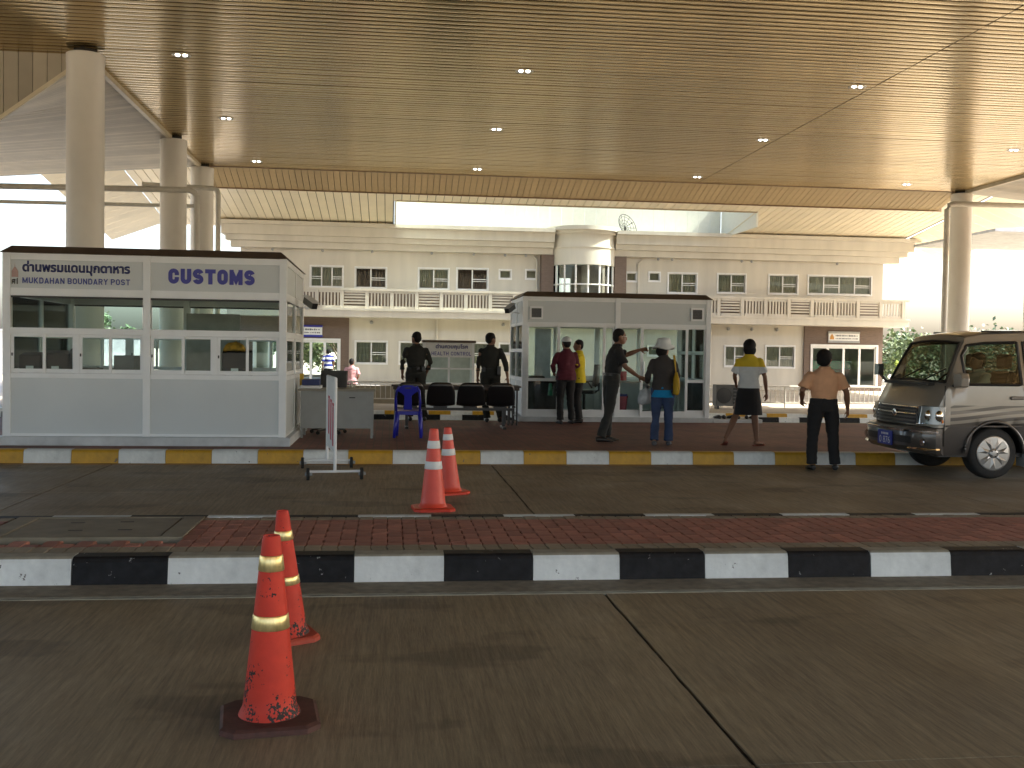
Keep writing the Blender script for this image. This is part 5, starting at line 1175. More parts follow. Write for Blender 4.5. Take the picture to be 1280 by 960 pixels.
# wheels
m_tyre = m_rubber; m_hub = mat('silver_hubcap', (.42, .42, .41), .35, metal=.7, var=.04)
def wheel(x, side):
    y = side * .73; a, b = (-1, 1) if side < 0 else (1, -1)
    wv = MB().lathe((x, y, .335), [(.22, -.1), (.30, -.105), (.327, -.085), (.335, -.05), (.335, .05), (.327, .085), (.30, .105), (.22, .1)], 40, 'y').build('tyre', m_tyre, van, smooth=True, **VL)
    yo = y + side * .108; o = MB(); s = side
    MB().lathe((x, yo - s * .02, .335), [(.225, 0), (.225, s * .012), (.2, s * .004), (.05, -s * .01)], 40, 'y').build('rim_dish', mat('hub_dark', (.03, .03, .03), .5), wv, smooth=True, **VL)  # dish behind the spokes, one even dark colour
    MB().lathe((x, yo - s * .012, .335), [(.205, 0), (.228, s * .006), (.228, s * .012), (.205, s * .014)], 40, 'y').build('rim_ring', m_hub, wv, smooth=True, **VL)
    for k in range(7):
        an = 2 * math.pi * k / 7 + .2; d = Vector((math.cos(an), 0, math.sin(an))); p = Vector((-d.z, 0, d.x)); c = Vector((x, yo, .335))
        MB().add([c + d * .04 + p * .02, c + d * .04 - p * .02, c + d * .21 - p * .045, c + d * .21 + p * .045, c + d * .125 + Vector((0, s * .022, 0))], [(0, 1, 4), (1, 2, 4), (2, 3, 4), (3, 0, 4)]).build('hubcap_spoke', m_hub, wv, **VL)
    MB().lathe((x, yo, .335), [(.065, 0), (.06, s * .02), (.03, s * .024)], 24, 'y').build('hub_centre', m_hub, wv, smooth=True, **VL)
    for k in range(5): an = 2 * math.pi * k / 5; MB().lathe((x + .042 * math.cos(an), yo + s * .02, .335 + .042 * math.sin(an)), [(.009, 0), (.009, s * .01)], 8, 'y').build('wheel_nut', m_dark, wv, **VL)
    MB().lathe((x, side * .6, .335), [(.39, -.18), (.395, .18)], 30, 'y').build('wheel_housing', m_trim, van, **VL) if False else None
for x in WX:
    for s in (-1, 1): wheel(x, s)
    for s in (-1, 1):
        arch = [(x + (.41) * math.cos(a), s * .853, .335 + .41 * math.sin(a)) for a in [math.pi * k / 20 for k in range(21)]]
        MB().tube(arch, .022, 8, ry=.022).build('arch_flare', m_vlo, van, smooth=True, **VL)
        hs = MB(); pts = [math.pi * k / 16 for k in range(17)]
        hs.add([(x + .402 * math.cos(a), s * yv, .335 + .402 * math.sin(a)) for a in pts for yv in (.84, .45)] + [(x, s * .45, .335)], [(2 * i, 2 * i + 1, 2 * i + 3, 2 * i + 2) for i in range(16)] + [(2 * i + 1, 34, 2 * i + 3) for i in range(16)]); hs.build('wheel_housing', m_trim, van, fix=False, **VL)
MB().box(.85, 4.6, -.78, .78, .28, .34).build('floor_pan', m_trim, van, **VL)
# side details
yn = -.856
MB().box(.875, .881, -.862, -.85, .42, 1.2).build('door_gap', m_trim, van, **VL); MB().box(1.99, 1.996, -.862, -.83, .75, 1.2).build('door_gap', m_trim, van, **VL)
MB().box(.9, 4.6, -.866, -.848, .672, .695).build('side_moulding', m_vlo, van, bevel=.006, **VL)
MB().box(1.78, 1.96, -.868, -.85, 1.03, 1.075).build('door_handle', m_vlo, van, bevel=.01, **VL)
MB().tube([(1.0, -.84, 1.20), (1.0, -.92, 1.24), (1.0, -.96, 1.27)], .02, 8).build('mirror_arm', m_trim, van, **VL)
MB().add([(.95 + dx, y, z) for dx in (0, .12) for y, z in ((-1.09, 1.19), (-.92, 1.17), (-.90, 1.30), (-.93, 1.37), (-1.07, 1.37), (-1.1, 1.3))], [tuple(range(6)), tuple(range(11, 5, -1))] + [(i, i + 6, (i + 1) % 6 + 6, (i + 1) % 6) for i in range(6)]).build('door_mirror', m_vup, van, bevel=.02, seg=3, **VL)
MB().tube([(.94, .86, 1.22), (.90, .95, 1.30), (.90, 1.0, 1.36)], .02, 8).box(.86, .94, .95, 1.08, 1.3, 1.46).build('far_mirror', m_vlo, van, **VL)
for y in (-.35, .25): MB().tube([(.84 + poff(.62, y), y, 1.262), (.895 + poff(.65, y), y - .25, 1.36), (.93, y - .42, 1.42)], .009, 6).build('wiper', m_trim, van, **VL)
MB().box(.78, .87, -.6, .6, 1.2, 1.237).build('cowl_grille', m_trim, van, **VL)
for s in (-1, 1): MB().tube([(1.5, s * .6, 1.91), (4.4, s * .6, 1.93)], .015, 6).build('roof_gutter', m_vlo, van, **VL)
# plain grey mud flap
MB().box(2.0, 2.03, -.84, -.66, .16, .42).build('mud_flap', m_grey, van, **VL)
# interior
m_seat = mat('van_seat', (.022, .02, .019), .9)
MB().add([(.92, -.72, 1.0), (.92, .72, 1.0), (1.14, .74, .95), (1.14, -.74, .95), (.92, -.7, 1.2), (.92, .7, 1.2), (1.1, .74, 1.25), (1.1, -.74, 1.25)], [(0, 1, 2, 3), (7, 6, 5, 4), (0, 4, 5, 1), (1, 5, 6, 2), (2, 6, 7, 3), (3, 7, 4, 0)]).build('dashboard', m_trim, van, bevel=.02, **VL)
q = MB(); q.tube([(1.12 + .09 * math.sin(a), -.38 + .19 * math.cos(a), 1.2 + .16 * math.sin(a)) for a in [2 * math.pi * k / 20 for k in range(21)]], .014, 6); q.tube([(.95, -.38, 1.1), (1.12, -.38, 1.2)], .025, 6); q.build('steering_wheel', m_trim, van, **VL)
for (x, y) in ((1.55, -.38), (1.55, .38), (2.45, -.38), (2.45, .38), (3.3, -.38), (3.3, .38)):
    st = MB().box(x - .28, x + .22, y - .25, y + .25, .72, .88).add([(x + .2, y - .25, .82), (x + .34, y - .25, .82), (x + .46, y - .22, 1.38), (x + .36, y - .22, 1.4), (x + .2, y + .25, .82), (x + .34, y + .25, .82), (x + .46, y + .22, 1.38), (x + .36, y + .22, 1.4)], [(0, 1, 2, 3), (7, 6, 5, 4), (0, 4, 5, 1), (1, 5, 6, 2), (2, 6, 7, 3), (3, 7, 4, 0)]).build('seat', m_seat, van, bevel=.03, **VL)
    MB().box(x + .37, x + .47, y - .13, y + .13, 1.42, 1.62).build('headrest', m_seat, van, bevel=.04, seg=3, **VL)

# ------------------------------------------------------------------ people
SKIN = mat('skin', (.21, .10, .055), .55, var=.1, scale=20); SKIN2 = mat('pale_skin', (.33, .18, .11), .55, var=.1, scale=20)
HAIR = mat('black_hair', (.006, .005, .005), .75, spec=.25, var=.4, scale=60, bump=.5, bscale=120, stretch=(1, 1, .2))
def cloth(name, col, rough=.85, var=.12): return mat(name, col, rough, var=var, scale=5, bump=.25, bscale=25)
def shell_mesh(name, mb, voxel, m, parent, smooth=5, fold=0., seed=0, cut=None, sc=1.):
    tmp = bpy.data.objects.new('tmp', mb.mesh('tmp', m))
    r = tmp.modifiers.new('r', 'REMESH'); r.mode = 'VOXEL'; r.voxel_size = voxel
    s = tmp.modifiers.new('s', 'SMOOTH'); s.iterations = smooth; s.factor = .5
    me = evaluated_mesh(tmp)
    if cut is not None:
        bm = bmesh.new(); bm.from_mesh(me); bmesh.ops.bisect_plane(bm, geom=bm.verts[:] + bm.edges[:] + bm.faces[:], plane_co=cut[0], plane_no=cut[1], clear_outer=True); bm.to_mesh(me); bm.free()
    if fold:
        for v, nn in zip(me.vertices, [x.vector.copy() for x in me.vertex_normals]):
            p = v.co; k = noise.noise((p.x * 9 + seed, p.y * 9, p.z * 5)) + .6 * noise.noise((p.x * 4 + p.z * 14, p.y * 6 + seed, p.z * 13 - p.x * 9)); v.co += nn * fold * k
    me.name = name; me.materials.clear(); me.materials.append(m); me.polygons.foreach_set('material_index', [0] * len(me.polygons)); me.polygons.foreach_set('use_smooth', [True] * len(me.polygons))
    o = bpy.data.objects.new(name, me); COL.objects.link(o); o.parent = parent; o.scale = (sc, sc, sc); return o
def hand(mb, wrist, d, palm, side, curl=.5, point=False):
    """palm plus five tapered fingers; d = direction, palm = normal of the palm side"""
    d = Vector(d).normalized(); pn = Vector(palm); pn = (pn - d * pn.dot(d)).normalized(); sx = d.cross(pn) * side; w_ = Vector(wrist)
    mb.tube([w_ - d * .02, w_ + d * .02, w_ + d * .055, w_ + d * .09], [.022, .026, .034, .034], 10, ry=[.018, .016, .016, .013], up=tuple(pn))
    for k, (u, ln) in enumerate(((.027, .072), (.009, .08), (-.010, .074), (-.027, .058))):
        b = w_ + d * .085 + sx * u; c = curl if not (point and k == 0) else .05
        p1 = b + (d * math.cos(c * .6) + pn * math.sin(c * .6)) * ln * .45; p2 = p1 + (d * math.cos(c * 1.5) + pn * math.sin(c * 1.5)) * ln * .32; p3 = p2 + (d * math.cos(c * 2.3) + pn * math.sin(c * 2.3)) * ln * .25
        mb.tube([b - d * .01, b, p1, p2, p3], [.0095, .0095, .009, .008, .006], 7)
    b = w_ + d * .03 + sx * .026; p1 = b + (d * .6 + sx * .7 + pn * .25).normalized() * .04; p2 = p1 + (d * .85 + sx * .3 + pn * .3).normalized() * .035
    mb.tube([b - sx * .015, b, p1, p2], [.012, .012, .010, .007], 7)
def person(label, loc, rz, h, J, shirt, bottom, hair='short', cap=None, skin=SKIN, sleeve=1., hem=.84, tuck=False, girth=1.06, female=False, shoes=None, seated=False, head_turn=0., seed=0, vox=.0095, barefoot=False, eyes=True):
    t = thing('person', label, 'person', loc, rz); t.scale = (girth, 1 + (girth - 1) * .6, 1); s = h / 1.70; V = Vector; f = .9 if female else 1.
    D = dict(pel=(0, 0, .93), waist=(0, 0, 1.08), chest=(0, 0, 1.28), neck=(0, -.01, 1.455), head=(0, .015, 1.585))
    for sd, q in (('r', 1), ('l', -1)):
        D['sh' + sd] = (q * .168 * f, -.005, 1.368); D['el' + sd] = (q * .225, -.03, 1.12); D['wr' + sd] = (q * .235, .03, .87); D['hd' + sd] = None
        D['hip' + sd] = (q * .088, 0, .90); D['kn' + sd] = (q * .10, .02, .49); D['an' + sd] = (q * .11, -.02, .085); D['to' + sd] = None
    D.update({k: v for k, v in J.items() if not isinstance(v, (float, bool))}); P = {k: (V(v) if v is not None else None) for k, v in D.items()}
    for sd in 'rl':
        if P['to' + sd] is None: P['to' + sd] = V((.03 if sd == 'r' else -.03, 1, 0)).normalized()
        if P['hd' + sd] is None: P['hd' + sd] = (P['wr' + sd] - P['el' + sd]).normalized() * .8 + V((0, .1, -.3))
    # body: one continuous surface
    b = MB(); b.tube([P['pel'] - V((0, 0, .08)), P['pel'], P['waist'], P['chest'], P['chest'] * .3 + P['neck'] * .7, P['neck']], [.09, .10, .085, .10, .08, .05], 14, ry=[.12 * f, .14 * f, .12 * f, .14 * f, .12 * f, .055])
    hp = P['head']; up = (hp - P['neck']).normalized()
    b.tube([P['neck'] - up * .03, P['neck'] + up * .03, hp - up * .03], [.056 * f, .052 * f, .052 * f], 12)
    ft = Matrix.Rotation(head_turn, 4, 'Z') @ V((0, 1, 0)); fs = V((ft.y, -ft.x, 0))
    hb = MB().ell((0, 0, .012), .076, .094, .108, 18, 12); hb.tube([(0, .02, -.03), (0, .035, -.075), (0, .045, -.105)], [.075, .06, .036], 14, ry=[.07, .055, .04])
    hb.tube([(0, .088, .02), (0, .104, -.018), (0, .108, -.032), (0, .09, -.04)], [.008, .013, .015, .008], 8)   # nose
    hb.tube([(0, .085, -.058), (0, .094, -.064), (0, .085, -.072)], [.012, .022, .012], 8, ry=[.005, .008, .005])   # mouth
    for q in (-1, 1): hb.ell((q * .078, -.005, -.005), .012, .022, .034, 10, 7)
    rotm = Matrix.Rotation(head_turn, 4, 'Z')
    b.add([rotm @ p + hp for p in hb.v], hb.f)
    for sd, q in (('r', 1), ('l', -1)):
        b.tube([P['sh' + sd] * .92 + P['chest'] * .08, P['sh' + sd] + (P['el' + sd] - P['sh' + sd]) * .3, P['el' + sd], P['el' + sd] + (P['wr' + sd] - P['el' + sd]) * .35, P['wr' + sd]], [.048 * f, .046 * f, .037 * f, .038 * f, .024 * f], 12); b.ell(P['el' + sd], .036 * f, .036 * f, .036 * f, 10, 7)
        hand(b, P['wr' + sd], P['hd' + sd], V((-q * .6, .6, -.2)), -q, curl=J.get('curl' + sd, .5), point=J.get('point' + sd, False)) if True else 0
        b.tube([P['pel'] + V((q * .06, 0, -.02)), P['hip' + sd], P['hip' + sd] + (P['kn' + sd] - P['hip' + sd]) * .5, P['kn' + sd], P['kn' + sd] + (P['an' + sd] - P['kn' + sd]) * .3, P['kn' + sd] + (P['an' + sd] - P['kn' + sd]) * .7, P['an' + sd]], [.085, .085, .07, .052, .054, .04, .034], 12); b.ell(P['kn' + sd], .052, .054, .052, 10, 7)
        a = P['an' + sd]; td = P['to' + sd]; b.tube([a - td * .05 - V((0, 0, .035)), a + V((0, 0, -.04)), a + td * .09 - V((0, 0, .055)), a + td * .16 - V((0, 0, .065))], [.03, .034, .036, .02], 10, ry=[.03, .036, .022, .012])
    shell_mesh('body', b, vox, skin, t, 3, sc=s)
    # head furniture
    def rot(p): return rotm @ V(p) + hp
    if eyes:
        for q in (-1, 1): o = MB().ell(rot((q * .031, .079, .012)), .011, .009, .007, 8, 6).build('eye', m_dark, t, local=True); o.scale = (s,) * 3
        for q in (-1, 1): o = MB().tube([rot((q * .015, .088, .034)), rot((q * .034, .084, .038)), rot((q * .05, .072, .034))], .005, 5).build('eyebrow', HAIR, t, local=True); o.scale = (s,) * 3
    hr = MB()
    if hair == 'short': hr.ell((0, -.012, .04), .083, .095, .098, 18, 12); hr.ell((0, -.045, .0), .076, .062, .085, 16, 10)
    elif hair == 'bob': hr.ell((0, -.015, .035), .098, .105, .11, 18, 12); hr.ell((0, -.045, -.04), .098, .07, .10, 16, 10)
    elif hair == 'full': hr.ell((0, -.01, .045), .092, .104, .108, 18, 12); hr.ell((0, -.045, -.005), .088, .07, .1, 16, 10)
    hr2 = MB(); hr2.add([rot(p) for p in hr.v], hr.f); shell_mesh('hair', hr2, .009, HAIR, t, 2, .006, seed, sc=s)
    # shirt
    c = MB(); wv = 1. if not female else .9; hz = .985 if tuck else hem
    lean = P['waist'] - P['pel']; bot = P['pel'] + V((0, 0, .045)) if tuck else P['pel'] + lean.normalized() * (hz - .93)
    c.tube([bot, (P['pel'] + lean * (.35 if not tuck else .6)), P['waist'], (P['waist'] + P['chest']) / 2, P['chest'], P['chest'] * .45 + P['neck'] * .55, P['chest'] * .12 + P['neck'] * .88, P['neck'] + up * .012], [.108 if tuck else .146, .112 if tuck else .136, .120, .124, .126, .108, .078, .060], 20, ry=[.148 if tuck else .198 * wv, .152 if tuck else .184 * wv, .162 * wv, .172 * wv, .182 * wv, .168 * wv, .105, .064])
    for sd in 'rl':
        S, E, W = P['sh' + sd], P['el' + sd], P['wr' + sd]
        if sleeve <= .6: pts = [S * .8 + P['chest'] * .2, S, S + (E - S) * .5, S + (E - S) * (sleeve * 1.6)]; c.tube(pts, [.066, .062, .066, .078], 14)
        else: pts = [S * .8 + P['chest'] * .2, S, S + (E - S) * .5, E, E + (W - E) * .5, E + (W - E) * .94]; c.tube(pts, [.064, .058, .056, .053, .047, .042], 14); c.ell(E, .055, .055, .055, 10, 7)
        c.ell(S, .056, .06, .052, 12, 8)
    cq = MB(); cc = P['neck'] + up * .012; cq.tube([cc + V((.062 * math.cos(a), .064 * math.sin(a), .006 * math.cos(a * 2))) for a in [2 * math.pi * k / 18 for k in range(19)]], .011, 7, ry=.02); oc = cq.build('collar', shirt, t, smooth=True, local=True); oc.scale = (s,) * 3
    shell_mesh('shirt', c, .011, shirt, t, 3, .012, seed + 3, cut=(bot + V((0, 0, .012)), (0, 0, -1)), sc=s)
    # lower clothes
    g = MB()
    if bottom[0] == 'skirt':
        g.tube([P['pel'] + V((0, 0, .09)), P['pel'], P['pel'] + V((0, .0, -.18)), P['pel'] + V((0, 0, -.44))], [.105, .13, .15, .165], 20, ry=[.14, .165, .19, .215]); shell_mesh('skirt', g, .012, bottom[1], t, 3, .006, seed, cut=(P['pel'] + V((0, 0, -.43)), (0, 0, -1)), sc=s)
    else:
        g.tube([P['pel'] + V((0, 0, .10)), P['pel'], P['pel'] - V((0, 0, .09))], [.12, .124, .10], 18, ry=[.162 * f + .006, .168 * f + .006, .15])
        for sd, q in (('r', 1), ('l', -1)):
            Hh, K, A = P['hip' + sd], P['kn' + sd], P['an' + sd]
            g.tube([Hh + V((0, 0, .04)), Hh - V((0, 0, .04)) if not seated else Hh + (K - Hh) * .2, Hh + (K - Hh) * .5, K, K + (A - K) * .4, K + (A - K) * .8, A + (K - A).normalized() * .0], [.1, .1, .086, .07, .068, .066, .068], 14); g.ell(K, .07, .072, .07, 12, 8)
        shell_mesh('trousers', g, .011, bottom[1], t, 3, .011, seed + 7, sc=s)
        if len(bottom) > 2:
            o = MB().lathe(P['pel'] + V((0, 0, .085)), [(.15, -.02), (.155, -.018), (.155, .018), (.15, .02)], 28); o = o.build('belt', m_dark, t, local=True); o.scale = (s * 1.02, s * .74, s)
    for sd, q in (('r', 1), ('l', -1)):
        a = P['an' + sd]; td = P['to' + sd].normalized(); k = MB()
        k.tube([a - td * .075 - V((0, 0, .045)), a - td * .03 - V((0, 0, .04)), a + td * .05 - V((0, 0, .045)), a + td * .13 - V((0, 0, .06)), a + td * .19 - V((0, 0, .068))], [.03, .042, .046, .046, .022], 12, ry=[.036, .042, .036, .024, .014])
        if not barefoot: shell_mesh('shoe', k, .009, shoes or m_dark, t, 2, sc=s)
        else:
            o = MB().tube([a - td * .07 - V((0, 0, .078)), a + td * .06 - V((0, 0, .08)), a + td * .18 - V((0, 0, .08))], [.032, .04, .03], 10, ry=[.007] * 3).tube([a + td * .1 - V((.05, 0, .07)), a + td * .09 - V((0, 0, .03)), a + td * .1 - V((-.05, 0, .07))], .008, 6).build('sandal', shoes or m_dark, t, local=True); o.scale = (s,) * 3
    return t, P, rot, s
def part(t, s, mb, name, m, **k): o = mb.build(name, m, t, local=True, **k); o.scale = (s,) * 3; return o
olive = cloth('dark_olive_uniform', (.018, .018, .014)); black = cloth('black_cloth', (.009, .009, .010)); charcoal = cloth('charcoal_trousers', (.020, .021, .019))
# two officers behind the table
t, P, rot, s = person('officer in dark uniform with hand at hip behind the blue chair', (.50, 20.28, .18), R(4), 1.72, dict(ell=(-.25, -.06, 1.13), wrl=(-.24, .06, .9), elr=(.25, -.05, 1.14), wrr=(.20, .10, .92), anl=(-.10, -.02, .085), anr=(.16, 0, .085)), olive, ('trousers', olive, 1), tuck=True, head_turn=R(35), seed=1)
part(t, s, MB().box(.09, .15, -.16, -.12, .96, 1.06).box(.0, .05, -.155, -.12, .98, 1.05), 'belt_pouch', m_dark, bevel=.01)
t, P, rot, s = person('officer in dark uniform leaning a hand on the seat back', (1.93, 20.05, .18), R(-6), 1.72, dict(elr=(.27, -.10, 1.13), wrr=(.31, -.20, .88), ell=(-.22, -.02, 1.12), wrl=(-.23, .06, .86), knr=(.12, .06, .50), anr=(.20, -.16, .10), tor=(.5, .9, -.1), anl=(-.05, 0, .085)), olive, ('trousers', olive, 1), tuck=True, head_turn=R(-50), seed=5)
part(t, s, MB().box(.12, .19, -.16, -.10, .92, 1.08).box(-.14, -.09, -.16, -.12, .97, 1.06), 'belt_pouch', m_dark, bevel=.01)
# maroon shirt and yellow shirt at the booth
t, P, rot, s = person('man in maroon shirt and white cap at the booth window', (3.36, 19.72, .18), R(10), 1.66, dict(elr=(.24, .05, 1.16), wrr=(.16, .22, 1.04), ell=(-.25, .03, 1.15), wrl=(-.17, .20, 1.02), knl=(-.10, .03, .49), anr=(.13, .02, .085)), cloth('maroon_shirt', (.085, .008, .018)), ('trousers', black), seed=9, hem=.86)
m_capw = mat('white_cap', (.62, .62, .60), .8)
q = MB(); q.ell((0, -.01, .055), .093, .106, .085, 18, 10); c_ = MB(); c_.add([rot(p) for p in q.v], q.f); shell_mesh('cap', c_, .009, m_capw, t, 2, cut=(rot((0, 0, .035)), (0, 0, -1)), sc=s)
part(t, s, MB().add([rot(p) for p in ((-.06, .08, .04), (.06, .08, .04), (.045, .17, .03), (-.045, .17, .03), (-.06, .08, .048), (.06, .08, .048), (.045, .17, .038), (-.045, .17, .038))], [(3, 2, 1, 0), (4, 5, 6, 7), (0, 1, 5, 4), (1, 2, 6, 5), (2, 3, 7, 6), (3, 0, 4, 7)]), 'cap_peak', m_capw)
t, P, rot, s = person('man in bright yellow shirt beside the maroon-shirted man', (3.66, 20.02, .18), R(75), 1.62, dict(elr=(.22, .08, 1.15), wrr=(.12, .22, .98), ell=(-.22, .06, 1.14), wrl=(-.12, .22, 1.0)), cloth('yellow_shirt', (.66, .50, .015)), ('trousers', black), sleeve=.5, seed=11, hem=.82, head_turn=R(25))
tag(MB().tube([(3.10, 19.98, .72), (3.10, 19.98, .95)], [.11, .09], 10, ry=[.05, .03]).build('shopping_bag', mat('green_bag', (.02, .17, .09), .5), smooth=True), 'green bag held beside the maroon-shirted man', 'bag')
# man gesturing
t, P, rot, s = person('man in dark polo and glasses gesturing with both arms', (3.36, 15.85, .18), R(-88), 1.74,
    dict(pel=(0, .06, .94), waist=(0, .07, 1.08), chest=(0, .10, 1.28), neck=(0, .13, 1.455), head=(0, .165, 1.585), shr=(.16, .11, 1.37), shl=(-.16, .11, 1.37), ell=(-.21, .33, 1.32), wrl=(-.18, .52, 1.40), hdl=(.1, 1, .15), curll=.9, elr=(.22, .20, 1.14), wrr=(.19, .40, 1.0), hdr=(.0, .85, -.35), curlr=.25,
         hipr=(.088, .05, .90), hipl=(-.088, .05, .90), knr=(.1, .0, .48), knl=(-.1, .04, .49), anr=(.11, -.12, .085), anl=(-.11, .02, .085)), cloth('black_polo', (.012, .012, .012)), ('trousers', charcoal, 1), tuck=True, sleeve=.5, seed=13, vox=.008)
part(t, s, MB().tube([rot((-.06, .075, .015)), rot((-.033, .10, .012)), rot((0, .102, .014)), rot((.033, .10, .012)), rot((.06, .075, .015)), rot((.08, -.01, .01))], .004, 6).tube([rot((-.06, .075, .015)), rot((-.08, -.01, .01))], .004, 6), 'glasses', m_steel)
part(t, s, MB().box(-.10, -.03, .205, .212, 1.22, 1.30), 'name_badge', m_white)
# woman with hat
t, P, rot, s = person('woman in white bucket hat, dark jacket and jeans', (4.06, 15.2, .18), R(-18), 1.56,
    dict(elr=(.21, .04, 1.14), wrr=(.15, .18, 1.02), ell=(-.23, -.03, 1.13), wrl=(-.25, .13, 1.03), knr=(.09, .06, .49), anr=(.10, .05, .085), knl=(-.10, .02, .49), anl=(-.11, -.10, .09)), cloth('dark_grey_jacket', (.035, .03, .028)), ('trousers', cloth('blue_jeans', (.03, .05, .11), var=.3)), hair='bob', female=True, skin=SKIN2, seed=17, hem=.90, head_turn=R(-35), shoes=mat('grey_shoe', (.06, .06, .07), .6))
u = MB().tube([P['pel'] + Vector((0, 0, -.14)), P['pel'] + Vector((0, 0, .06))], [.142, .130], 20, ry=[.184, .165]); shell_mesh('undershirt', u, .011, cloth('turquoise_shirt', (.0, .20, .42)), t, 2, .006, 4, sc=s)
q = MB(); q.lathe((0, 0, 0), [(.165, -.03), (.17, -.012), (.118, .035), (.108, .06), (.10, .115), (.08, .14), (.03, .15), (.02, .14), (.09, .1), (.1, .03), (.15, -.02)], 28); q2 = MB(); q2.add([rot((p.x, p.y * 1.1, p.z + .03 + .02 * math.sin(math.atan2(p.y, p.x) * 3) * (1 if math.hypot(p.x, p.y) > .13 else 0))) for p in q.v], q.f); part(t, s, q2, 'bucket_hat', cloth('white_hat', (.60, .60, .57)), smooth=True)
yb_ = mat('yellow_bag', (.55, .33, .015), .6)
R18 = Matrix.Rotation(R(-18), 4, 'Z')
def wp(p, base=(4.06, 15.2, .18), k=1.56 / 1.70): return R18 @ (Vector(p) * k) + Vector(base)
sb = thing('shoulder_bag', 'yellow bag hanging from the hat-wearing woman\'s right shoulder', 'bag', wp((.2, -.05, .8)))
q = MB().tube([wp((.215, -.12, .84)), wp((.22, -.12, .87)), wp((.225, -.11, .98)), wp((.22, -.10, 1.1)), wp((.215, -.09, 1.2))], [.08, .11, .12, .10, .05], 14, ry=[.025, .04, .045, .035, .015]); o = q.build('bag_body', yb_, sb, smooth=True)
MB().tube([wp((.22, -.13, 1.15)), wp((.19, -.10, 1.40)), wp((.17, -.02, 1.475)), wp((.19, .06, 1.40)), wp((.225, .0, 1.15))], .016, 8, ry=.006).build('strap', yb_, sb)
pb = thing('plastic_bag', 'grey plastic bag hanging from the hat-wearing woman\'s left hand', 'bag', wp((-.27, .02, .5)))
q = MB(); q.tube([wp((-.26, .15, 1.02)), wp((-.27, .14, .97)), wp((-.285, .12, .88)), wp((-.30, .11, .76)), wp((-.30, .11, .68)), wp((-.295, .11, .655))], [.02, .05, .07, .085, .07, .02], 16, ry=[.015, .06, .085, .11, .10, .03]); o = q.build('bag_body', mat('grey_polythene', (.42, .43, .43), .35, var=.25, scale=9, bump=.6, bscale=14), pb, smooth=True)
# woman in yellow and white shirt
m_yw = cloth('yellow_white_shirt', (.62, .62, .60)).copy(); n_, l_ = m_yw.node_tree.nodes, m_yw.node_tree.links
tc = n_.new('ShaderNodeTexCoord'); sp = n_.new('ShaderNodeSeparateXYZ'); l_.new(tc.outputs['Object'], sp.inputs[0]); gt = n_.new('ShaderNodeMath'); gt.operation = 'GREATER_THAN'; gt.inputs[1].default_value = 1.275; l_.new(sp.outputs['Z'], gt.inputs[0])
mx = n_.new('ShaderNodeMix'); mx.data_type = 'RGBA'; src = n_['Principled BSDF'].inputs['Base Color'].links[0].from_socket; l_.new(gt.outputs[0], mx.inputs['Factor']); l_.new(src, mx.inputs['A']); mx.inputs['B'].default_value = (.60, .42, .02, 1); l_.new(mx.outputs['Result'], n_['Principled BSDF'].inputs['Base Color'])
person('woman in yellow and white top and black skirt walking', (5.42, 15.28, .18), R(-12), 1.60, dict(ell=(-.21, .05, 1.13), wrl=(-.17, .20, 1.0), elr=(.235, -.02, 1.12), wrr=(.27, .02, .86), knl=(-.17, .06, .50), anl=(-.34, -.06, .11), tol=(-.1, .8, -.35), knr=(.10, .02, .48), anr=(.14, .03, .085), tor=(.75, .6, 0)), m_yw, ('skirt', black), hair='bob', female=True, skin=SKIN, sleeve=.5, seed=23, hem=.92, shoes=mat('red_sandal', (.25, .05, .03), .5), barefoot=True)
# man in salmon shirt on the road
person('man in salmon short-sleeved shirt and black trousers on the road', (5.88, 13.58, 0), R(-4), 1.62, dict(elr=(.27, -.03, 1.13), wrr=(.31, .03, .88), ell=(-.27, .0, 1.14), wrl=(-.22, .16, 1.0), knr=(.13, .02, .49), anr=(.16, 0, .085), knl=(-.12, .02, .49), anl=(-.13, 0, .085), tor=(.3, .95, 0)), cloth('salmon_shirt', (.66, .35, .19)), ('trousers', black, 1), hair='full', sleeve=.52, tuck=True, girth=1.17, seed=29, head_turn=R(-30))
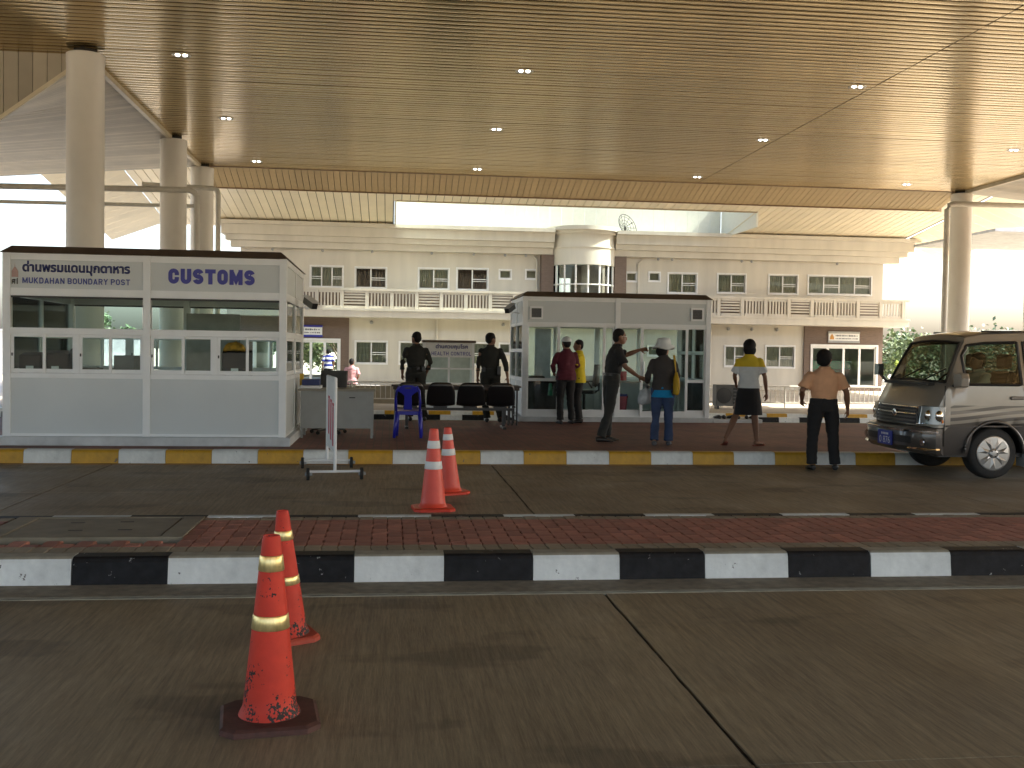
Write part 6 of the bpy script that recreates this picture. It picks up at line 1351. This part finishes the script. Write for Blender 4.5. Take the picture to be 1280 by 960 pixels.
# far figures
person('person in pink shirt sitting beyond the low fence', (-1.27, 35.0, -.42), R(0), 1.66, dict(knr=(.12, .42, .86), anr=(.12, .42, .46), knl=(-.12, .42, .86), anl=(-.12, .42, .46), hipr=(.09, .02, .88), hipl=(-.09, .02, .88), wrr=(.15, .25, .98), wrl=(-.15, .25, .98)), cloth('pink_shirt', (.45, .25, .27)), ('trousers', black), sleeve=.5, seed=31, seated=True, vox=.014)
tag(MB().box(-2.2, -.3, 34.8, 35.25, .12, .37).box(-2.1, -2.0, 34.85, 35.2, -.15, .12).box(-.5, -.4, 34.85, 35.2, -.15, .12).build('stone_bench', m_plinth, bevel=.02), 'low pale bench under the pink-shirted person', 'bench')
m_st = cloth('striped_shirt', (.6, .6, .6)).copy(); n_, l_ = m_st.node_tree.nodes, m_st.node_tree.links
tc = n_.new('ShaderNodeTexCoord'); sp = n_.new('ShaderNodeSeparateXYZ'); l_.new(tc.outputs['Object'], sp.inputs[0]); wv_ = n_.new('ShaderNodeMath'); wv_.operation = 'PINGPONG'; wv_.inputs[1].default_value = .1; l_.new(sp.outputs['Z'], wv_.inputs[0]); g_ = n_.new('ShaderNodeMath'); g_.operation = 'GREATER_THAN'; g_.inputs[1].default_value = .055; l_.new(wv_.outputs[0], g_.inputs[0])
rp = n_.new('ShaderNodeMix'); rp.data_type = 'RGBA'; l_.new(g_.outputs[0], rp.inputs['Factor']); rp.inputs['A'].default_value = (.02, .03, .22, 1); rp.inputs['B'].default_value = (.65, .65, .65, 1); l_.new(rp.outputs['Result'], n_['Principled BSDF'].inputs['Base Color'])
person('person in blue and white striped shirt at the left entrance', (-2.72, 46.5, -.15), R(20), 1.70, dict(), m_st, ('trousers', charcoal), sleeve=.5, seed=37, vox=.014)
# driver
person('driver in pale shirt at the wheel of the van', (6.18 + 1.55, 13.42 - .38, .02), R(90), 1.66, dict(pel=(0, 0, .88), hipr=(.09, .02, .86), hipl=(-.09, .02, .86), waist=(0, -.03, 1.02), chest=(0, -.07, 1.22), neck=(0, -.07, 1.40), head=(0, -.04, 1.53), shr=(.17, -.07, 1.34), shl=(-.17, -.07, 1.34), elr=(.22, .1, 1.12), wrr=(.15, .34, 1.2), ell=(-.22, .1, 1.12), wrl=(-.15, .34, 1.2), knr=(.1, .42, .84), anr=(.1, .55, .48), knl=(-.1, .42, .84), anl=(-.1, .55, .48)), cloth('pale_shirt', (.50, .46, .36)), ('trousers', charcoal), sleeve=.5, seed=41, seated=True, vox=.013)

bpy.data.scenes.remove(SCRATCH)
